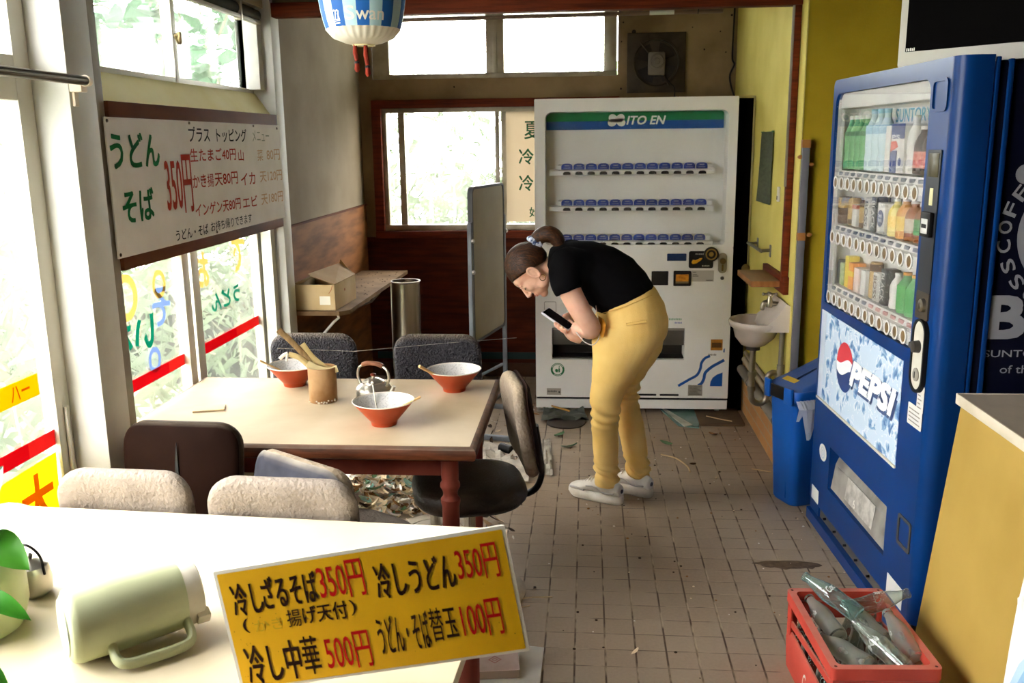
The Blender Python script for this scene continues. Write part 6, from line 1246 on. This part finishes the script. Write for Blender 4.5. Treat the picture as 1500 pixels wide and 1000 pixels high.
# trousers
b = B()
b.rings([bf((.298, 1.008), (.052, .908), .160), bf((.318, .985), (.048, .890), .164), bf((.350, .93), (.036, .855), .172), bf((.368, .86), (.025, .80), .178), bf((.366, .79), (.024, .75), .175), bf((.34, .74), (.04, .71), .15)])
def legr(c, z, rx, ry, y, n=24): return [Vector((c+rx*cos(2*pi*i/n), y+ry*sin(2*pi*i/n), z))+LO for i in range(n)]
YN, YF = PY0-.085, PY0+.088
b.rings([legr(.185, .84, .150, .088, YN), legr(.172, .77, .150, .090, YN), legr(.150, .69, .126, .088, YN), legr(.118, .59, .096, .080, YN+.005), legr(.090, .50, .074, .070, YN+.01), legr(.084, .43, .064, .064, YN+.013), legr(.087, .33, .062, .060, YN+.016), legr(.092, .22, .058, .056, YN+.018), legr(.097, .13, .054, .053, YN+.02), legr(.099, .082, .056, .055, YN+.02)])
b.rings([legr(.215, .84, .145, .088, YF), legr(.235, .76, .125, .088, YF), legr(.238, .69, .112, .085, YF), legr(.205, .60, .084, .078, YF-.008), legr(.178, .52, .070, .068, YF-.015), legr(.184, .45, .063, .062, YF-.022), legr(.205, .36, .064, .062, YF-.028), legr(.226, .25, .060, .057, YF-.034), legr(.242, .15, .054, .053, YF-.038), legr(.248, .092, .057, .055, YF-.04)])
mt_ = remesh(b, .0062, 5)
def tf(p, n):
    x, y, z = p.x+.17, p.y+PY0, p.z; v = .005*noise.noise(Vector((p.x*10, p.y*10, z*14)))
    near = y < PY0
    k1 = math.exp(-((z-(.43 if near else .50))/.05)**2)*(.7 if near else 1.2); k2 = math.exp(-((z-.14)/.055)**2)
    v += .0085*k1*sin(z*150+5*noise.noise(p*9)+x*22)+.0075*k2*sin(z*120+6*noise.noise(p*11)+x*40)
    v += .0035*math.exp(-((z-.83)/.07)**2)*sin((x*.8-z)*80)*max(0, 1-abs(x-.07)/.08)
    return v
folds(mt_, tf); tr = mobj('trousers', mt_, trouser_m, ph)
seam = mat('trouser_seam', '#d3a452', rough=.9)
b = B(); S = lambda *q: b.tube([Vector((x, y, z))+LO for x, y, z in crow(*q)], .0016, 5)
S((.055, YL+.055, .895), (.12, YL-.008, .925), (.20, YL-.012, .955), (.285, YL+.03, .985)); S((.065, YN-.084, .83), (.085, YN-.0925, .70), (.062, YN-.068, .50), (.055, YN-.05, .35), (.06, YN-.03, .14)) if False else None
b.obj('waist_seam', seam, tr)
b = B(); b.box(-.045, .045, -.003, .003, -.006, .006, .002); o = b.obj('pocket_welt', mat('trouser_yellow2', '#e6bd6a', rough=.9), tr); o.matrix_parent_inverse = I4.copy(); o.location = Vector((.215, YN-.094, .872))+LO; o.rotation_euler = (radians(-12), radians(-10), 0)
b = B(); b.rings([[Vector(p)+LO for p in q] for q in (((.052, YN-.052, .895), (.046, YN-.062, .862), (.052, YN-.070, .832), (.066, YN-.078, .802)), ((.064, YN-.074, .890), (.070, YN-.086, .862), (.072, YN-.090, .838), (.070, YN-.086, .806)), ((.074, YN-.078, .884), (.084, YN-.090, .862), (.080, YN-.094, .836), (.072, YN-.088, .803)))], False, False, closed=False)
b.obj('pocket_lining', mat('pocket_orange', '#b8761c', '#d39330', sc=40, rough=.9), tr)
# trainers
shw_ = mat('trainer_white', '#e6e0d6', '#d8d0c4', sc=16, rough=.55); sole_m = mat('trainer_sole', '#ece6da', '#cfc5b4', sc=12, rough=.6); shg = mat('trainer_grey', '#b8b2ac', rough=.6)
def outline(o, L=.282):
    pts = []
    for i in range(40):
        t = 2*pi*i/40; x = cos(t); y = sin(t); xx = L/2*x; w = .047-.006*(x < 0)*abs(x)+.003*x-.006*math.exp(-((x+.15)/.35)**2)
        pts.append((xx*(1-.0*x)+(o*x), (abs(y)**.75)*(1 if y > 0 else -1)*(w+o)))
    return pts
def trainer(loc, ang):
    s0 = B(); z = [(0, -.006), (.006, .0), (.022, .004), (.037, .003), (.042, -.003)]
    s0.rings([[Vector((x, y, zz+(.012 if x > .11 else 0)*((x-.11)/.03)*(zz < .02)+(.006 if x < -.06 else 0)*(zz > .02))) for x, y in outline(o)] for zz, o in z])
    M_ = Matrix.Translation(Vector(loc)+LO) @ R('Z', ang)
    for v in s0.bm.verts: v.co = M_ @ v.co
    up = B(); secs = [(-.137, .034, .070, .022), (-.130, .038, .095, .032), (-.105, .038, .106, .038), (-.07, .038, .110, .040), (-.035, .038, .112, .040), (.0, .038, .104, .042), (.035, .037, .090, .045), (.07, .036, .076, .047), (.10, .036, .068, .045), (.125, .036, .060, .034), (.138, .036, .050, .016)]
    rg = []
    for x, z0, z1, w in secs: rg.append([M_ @ Vector((x, w*sin(a)*(1-.25*max(0, -cos(a)) if z1 > .07 else 1), z0-.006+(z1-z0+.006)*(.5-.5*cos(a))**.8 if True else 0)) for a in [2*pi*i/20 for i in range(20)]])
    up.rings(rg)
    sole = s0.obj('trainer_sole', sole_m, ph, angle=60); u_ = mobj('trainer', remesh(up, .004, 4), shw_, ph)
    l = B()
    for k in range(5):
        x = .012+.018*k; zt = .106-.50*(x-.0); l.tube([M_ @ Vector(p) for p in crow((x, -.026, zt-.009), (x+.004, 0, zt+.004), (x, .026, zt-.009))], .0036, 6)
    l.tube([M_ @ Vector(p) for p in crow((-.002, -.005, .110), (.0, -.03, .122), (.018, -.034, .106), (.004, -.008, .112), (.01, .03, .118), (.022, .026, .100))], .003, 6); l.obj('laces', shw_, u_)
    l = B()
    for sg in (-1, 1):
        l.tube([M_ @ Vector(p) for p in crow((-.115, sg*.037, .06), (-.06, sg*.042, .056), (-.01, sg*.043, .076), (.03, sg*.043, .072))], .004, 6); l.tube([M_ @ Vector(p) for p in crow((.04, sg*.044, .048), (.085, sg*.045, .054), (.12, sg*.033, .048))], .005, 6)
    l.obj('side_overlay', shg, u_)
    l = B(); l.sphere((0, 0, 0), (.004, .012, .010), 10, 8, M_ @ T(-.1375, 0, .066)); l.obj('heel_patch', mat('heel_dark', '#5a5458', rough=.6), u_)
trainer((.048, PY0-.030, .0), 180-31); trainer((.195, PY0+.075, .0), 180-35)
# phone and cable
pm_ = thing('smartphone', 'white edged smartphone held by the bending woman', 'phone', pc_)
MP = Matrix(((pL.x, pW.x, pN.x, pc_.x), (pL.y, pW.y, pN.y, pc_.y), (pL.z, pW.z, pN.z, pc_.z), (0, 0, 0, 1))); pm_.matrix_world = MP
b = B(); b.prism(rrect(-.074, .074, -.036, .036, .009), -.0045, .0045); b.obj('phone_case', mat('phone_white', '#dcdce2', rough=.3), pm_)
b = B(); b.poly([(x, y, .0049) for x, y in rrect(-.070, .070, -.033, .033, .006)]); b.obj('screen', mat('phone_screen', '#17161a', rough=.12), pm_, smooth=False)
b = B(); b.tube(crow((-.055, PY0-.10, .826), (-.02, YL-.035, .800), (.0, YL-.045, .786), (.028, YL-.045, .778), (.05, YL-.02, .795), (.06, YL+.03, .82)), .0021, 8); tag(b.obj('charging_cable', mat('cable_white', '#e2dcd2', rough=.5)), 'white cable looping from the phone to the trouser pocket', 'cable')
b = B(); b.tube(crow((.040, YL-.015, .945), (.046, YL-.03, .905), (.056, YL-.03, .862)), .0045, 8, flat=.4); tag(b.obj('strap', mat('strap_pale', '#e6cdb8', rough=.7)), 'pale strap hanging from under the black top to the pocket', 'strap')
# ================================================================== litter on the floor
rd = random.Random(31)
lit = [mat('litter_tan', '#dcc7a6', rough=.9), mat('litter_brown', '#8a6238', rough=.9), mat('litter_white', '#e6dfd2', rough=.8), mat('litter_green', '#5f7f5a', rough=.8), mat('litter_mint', '#9cc4ba', rough=.6), mat('litter_dark', '#3d2f22', rough=.9)]
def scrap(b, x, y, z, s_, curl=.5):
    q = Euler((rd.uniform(-.7, .7), rd.uniform(-.7, .7), rd.uniform(0, 6.3))).to_matrix(); w = rd.uniform(.4, .8); k = 5; rows = []
    for i in range(k):
        t = i/(k-1)*2-1; hw = (1-t*t*.8)*w+.05; rows.append([Vector((x, y, z)) + q @ Vector((t*s_, sg*hw*s_*.6, curl*s_*(abs(sg)*.4+t*t*.5))) for sg in (-1, 0, 1)])
    b.rings(rows, False, False, closed=False)
b = B()
for i in range(1100):
    a, r = rd.uniform(0, 6.3), rd.random()**.6; x, y = -.98+.44*r*cos(a)+.1*sin(a), 4.10+.46*r*sin(a); b.mi = rd.choices(range(6), (11, 3, 8, 2, 2, .6))[0]
    scrap(b, x, y, .012+.09*(1-r)*rd.random()+rd.random()*.015, rd.uniform(.012, .045))
tag(b.obj('leaf_litter', lit, smooth=True), 'heap of dry leaves and scraps under the dining table', 'litter', kind='stuff')
b = B()
for i in range(150):
    b.mi = rd.choices(range(6), (6, 5, 3, 1, 0, 5))[0]
    x, y = rd.choice(((rd.uniform(-.8, -.25), rd.uniform(4.4, 5.6)), (rd.uniform(-.75, -.3), rd.uniform(3.2, 4.2)), (rd.uniform(-1.4, -.4), rd.uniform(4.6, 6.2))))
    scrap(b, x, y, .010, rd.uniform(.008, .032), .3)
tag(b.obj('floor_scraps', lit, smooth=True), 'scattered leaf bits on the floor behind the dining table', 'litter', kind='stuff')
b = B(); b.prism([(-.10, -.02), (.10, -.02), (.11, .02), (.07, .05), (-.09, .045)], 0, .006, R('X', 25)); o = tag(b.obj('plastic_piece', mat('plastic_mint', '#8fc0c4', rough=.4)), 'pale blue plastic piece on top of the leaf heap', 'plastic'); o.location = (-.97, 4.46, .055)
b = B(); b.box(-.012, .012, -.008, .008, 0, .10, .002); o = tag(b.obj('wood_stub', mat('stub_tan', '#b98a52', rough=.8)), 'short upright tan wood stub beside the blue plastic piece', 'stub'); o.location = (-1.12, 4.40, .0)
def sheet(name, label, cat, pts, m_, z=.004, wr=.006, n=8, seed=1):
    """a crumpled sheet over a four-cornered patch of floor"""
    b = B(); a, c_, d, e = [Vector((*p, 0)) for p in pts]; rows = []
    for i in range(n+1):
        u = i/n; rows.append([(a.lerp(c_, v/n)).lerp(e.lerp(d, v/n), u)+Vector((0, 0, z+wr*abs(noise.noise(Vector((i*.7+seed, v*.7, seed*1.3)))*2.2))) for v in range(n+1)])
    b.rings(rows, False, False, closed=False); return tag(b.obj(name, m_, angle=20), label, cat)
news = mat('newsprint', '#b9b0a0', '#857c70', sc=26, rough=.9, stretch=(1, .5, 1)); news2 = mat('newsprint_pale', '#cfc6b6', '#a89f92', sc=18, rough=.9)
sheet('newspaper', 'long crumpled newspaper strip on the tiles right of the turned chair', 'newspaper', ((-.27, 4.90), (-.20, 4.93), (-.165, 4.35), (-.26, 4.38)), news, wr=.010, seed=2)
sheet('newspaper', 'crumpled pale newspaper under the turned chair at the table end', 'newspaper', ((-.62, 4.85), (-.30, 4.75), (-.28, 4.25), (-.52, 4.20)), news2, wr=.022, n=11, seed=5)
dk = mat('magazine_dark', '#3f4238', '#5a5d52', sc=9, rough=.35); 
sheet('magazine', 'dark glossy crumpled magazine before the white machine', 'magazine', ((-.26, 5.52), (-.02, 5.46), (.02, 5.28), (-.27, 5.24)), dk, wr=.03, n=7, seed=8)
b = B(); b.cyl((-.06, 0, .055), (.05, -.12, .06), .006, n=6); o = tag(b.obj('stick', mat('stick_tan', '#b8863f', rough=.7)), 'short tan stick on the dark magazine', 'stick'); o.location = (-.15, 5.42, .0)
b = B(); b.lathe([(.11, 0), (.115, .008), (.10, .012)], 30, T(-.12, 5.24, 0)); tag(b.obj('dark_lid', mat('lid_dark', '#3a3028', rough=.6)), 'flat dark lid on the floor below the magazine', 'lid')
b = B(); b.cyl((-.46, 4.72, .025), (-.40, 4.67, .025), .024, n=16); tag(b.obj('black_cap', black), 'small black cap on the newspaper under the chair', 'cap')
gls = mat('glass_sheet', '#5d7a74', '#6f8a82', sc=6, rough=.12, coat=.4)
b = B(); b.prism([(.44, 5.62), (.70, 5.60), (.655, 5.16), (.54, 5.20)], .004, .010); tag(b.obj('glass_sheet', gls, smooth=False), 'grey green glass pane lying half under the white machine', 'glass')
b = B(); b.prism([(.47, 5.53), (.50, 5.50), (.62, 5.20), (.57, 5.17)], .011, .016); tag(b.obj('clear_strip', mat('strip_clear', '#b5b8a8', '#8f917f', sc=14, rough=.3), smooth=False), 'pale strip folded on the glass pane', 'strip')
b = B(); b.prism(rrect(.665, .93, 5.22, 5.56, .02), 0, .012); tag(b.obj('floor_board', mat('board_brown', '#5d4a36', '#4c3b2a', sc=9, rough=.8), smooth=False), 'thin brown board on the floor by the right foot of the white machine', 'board')
tw_ = mat('twig_pale', '#bda27a', rough=.9)
for k, (pts, r, lb) in enumerate((([(.40, 4.70, .004), (.47, 4.62, .012), (.52, 4.52, .004), (.525, 4.44, .004)], .004, 'curved pale twig on the tiles behind the woman'), ([(.72, 5.36, .02), (.80, 5.31, .016), (.86, 5.28, .014)], .003, 'thin pale twig on the brown board'), ([(.84, 4.50, .004), (.93, 4.46, .004)], .003, 'thin twig near the blue bin'), ([(-.30, 3.02, .004), (-.22, 3.08, .006), (-.12, 3.10, .004)], .003, 'thin twig on the tiles beside the chair base'), ([(-.34, 2.96, .004), (-.20, 3.03, .004)], .0025, 'thinner twig beside the chair base'))):
    b = B(); b.tube(crow(*pts), r, 6); tag(b.obj('twig', tw_), lb, 'twig')
for (x, y, s_, mm, lb) in ((.44, 4.88, .035, 3, 'dull green leaf on the tiles behind the woman'), (-.09, 4.80, .045, 3, 'green leaf on the tiles left of the woman'), (-.15, 5.0, .04, 3, 'dry green leaf beside the newspaper strip'), (.72, 5.05, .035, 1, 'brown curled leaf near the brown board'), (.55, 4.55, .02, 5, 'dark scrap on the tiles behind the woman'), (.165, 2.74, .018, 0, 'pale curled scrap on the near tiles'), (-.50, 3.33, .04, 1, 'orange brown leaf by the table leg')):
    b = B(); scrap(b, x, y, .006, s_, .35); tag(b.obj('leaf', lit[mm]), lb, 'leaf')
b = B(); rings_ = []
for r in (1, .6): rings_.append([Vector((.80+.13*r*cos(a)*(1+.3*noise.noise(Vector((cos(a)*2, sin(a)*2, 1)))), 3.42+.035*r*sin(a)*(1+.5*noise.noise(Vector((cos(a)*3, sin(a)*3, 4)))), .0012)) for a in [2*pi*i/40 for i in range(40)]])
b.rings(rings_, False, True); tag(b.obj('stain', mat('stain_dark', '#4f3d2c', '#6a5642', sc=30, rough=.6), smooth=False), 'dark damp stain on the tiles before the blue machine', 'stain')
b = B()
for i in range(130):
    b.mi = rd.choice((0, 1, 5, 5, 2)); x, y = rd.uniform(-.2, 1.0), rd.uniform(2.4, 5.3); s_ = rd.uniform(.002, .007); b.sphere((x, y, s_*.4), (s_, s_*.7, s_*.5), 6, 4)
tag(b.obj('grit', lit), 'small grit and crumbs on the floor tiles', 'grit', kind='stuff')
# papers by the near table corner
b = B(); b.prism([(-.40, 2.50), (-.14, 2.47), (-.135, 2.75), (-.245, 2.765), (-.37, 2.70)], .0, .006); tag(b.obj('paper_sheet', mat('paper_white', '#d9d5cc', '#c9c4ba', sc=8, rough=.7), smooth=False), 'white paper sheet on the floor under the price board corner', 'paper')
c = thing('flat_box', 'flat pale pink patterned box on the white paper sheet', 'box', (-.285, 2.615, .0062), radians(8))
b = B(); b.box(-.075, .075, -.06, .06, 0, .028, .003); b.obj('box_body', mat('box_tan', '#8f7a66', rough=.7), c)
b = B(); b.box(-.076, .076, -.061, .061, .0285, .031, .001); b.mi = 1; b.ring(.016, .022, .0316, 4); b.ring(.006, .010, .0316, 4); b.obj('box_top', [mat('box_pink', '#d9c4bc', '#cdb3aa', sc=20, rough=.6), mat('box_red', '#c08880', rough=.6)], c, smooth=False)
b = B(); rd2 = random.Random(3)
for k in range(9):
    a = k*.7; p = [Vector((-1.06+rd2.uniform(-.08, .08), 4.27+rd2.uniform(-.08, .08), rd2.uniform(.03, .11))) for _ in range(3)]; b.rings([[p[0], p[1]], [p[1]+Vector((.03, .02, .03)), p[2]], [p[2]+Vector((.04, -.03, -.02)), p[0]+Vector((.05, .03, .02))]], False, False, closed=False)
tag(b.obj('plastic_bag', bagm), 'crumpled clear plastic bag on the leaf heap under the table', 'plastic bag')
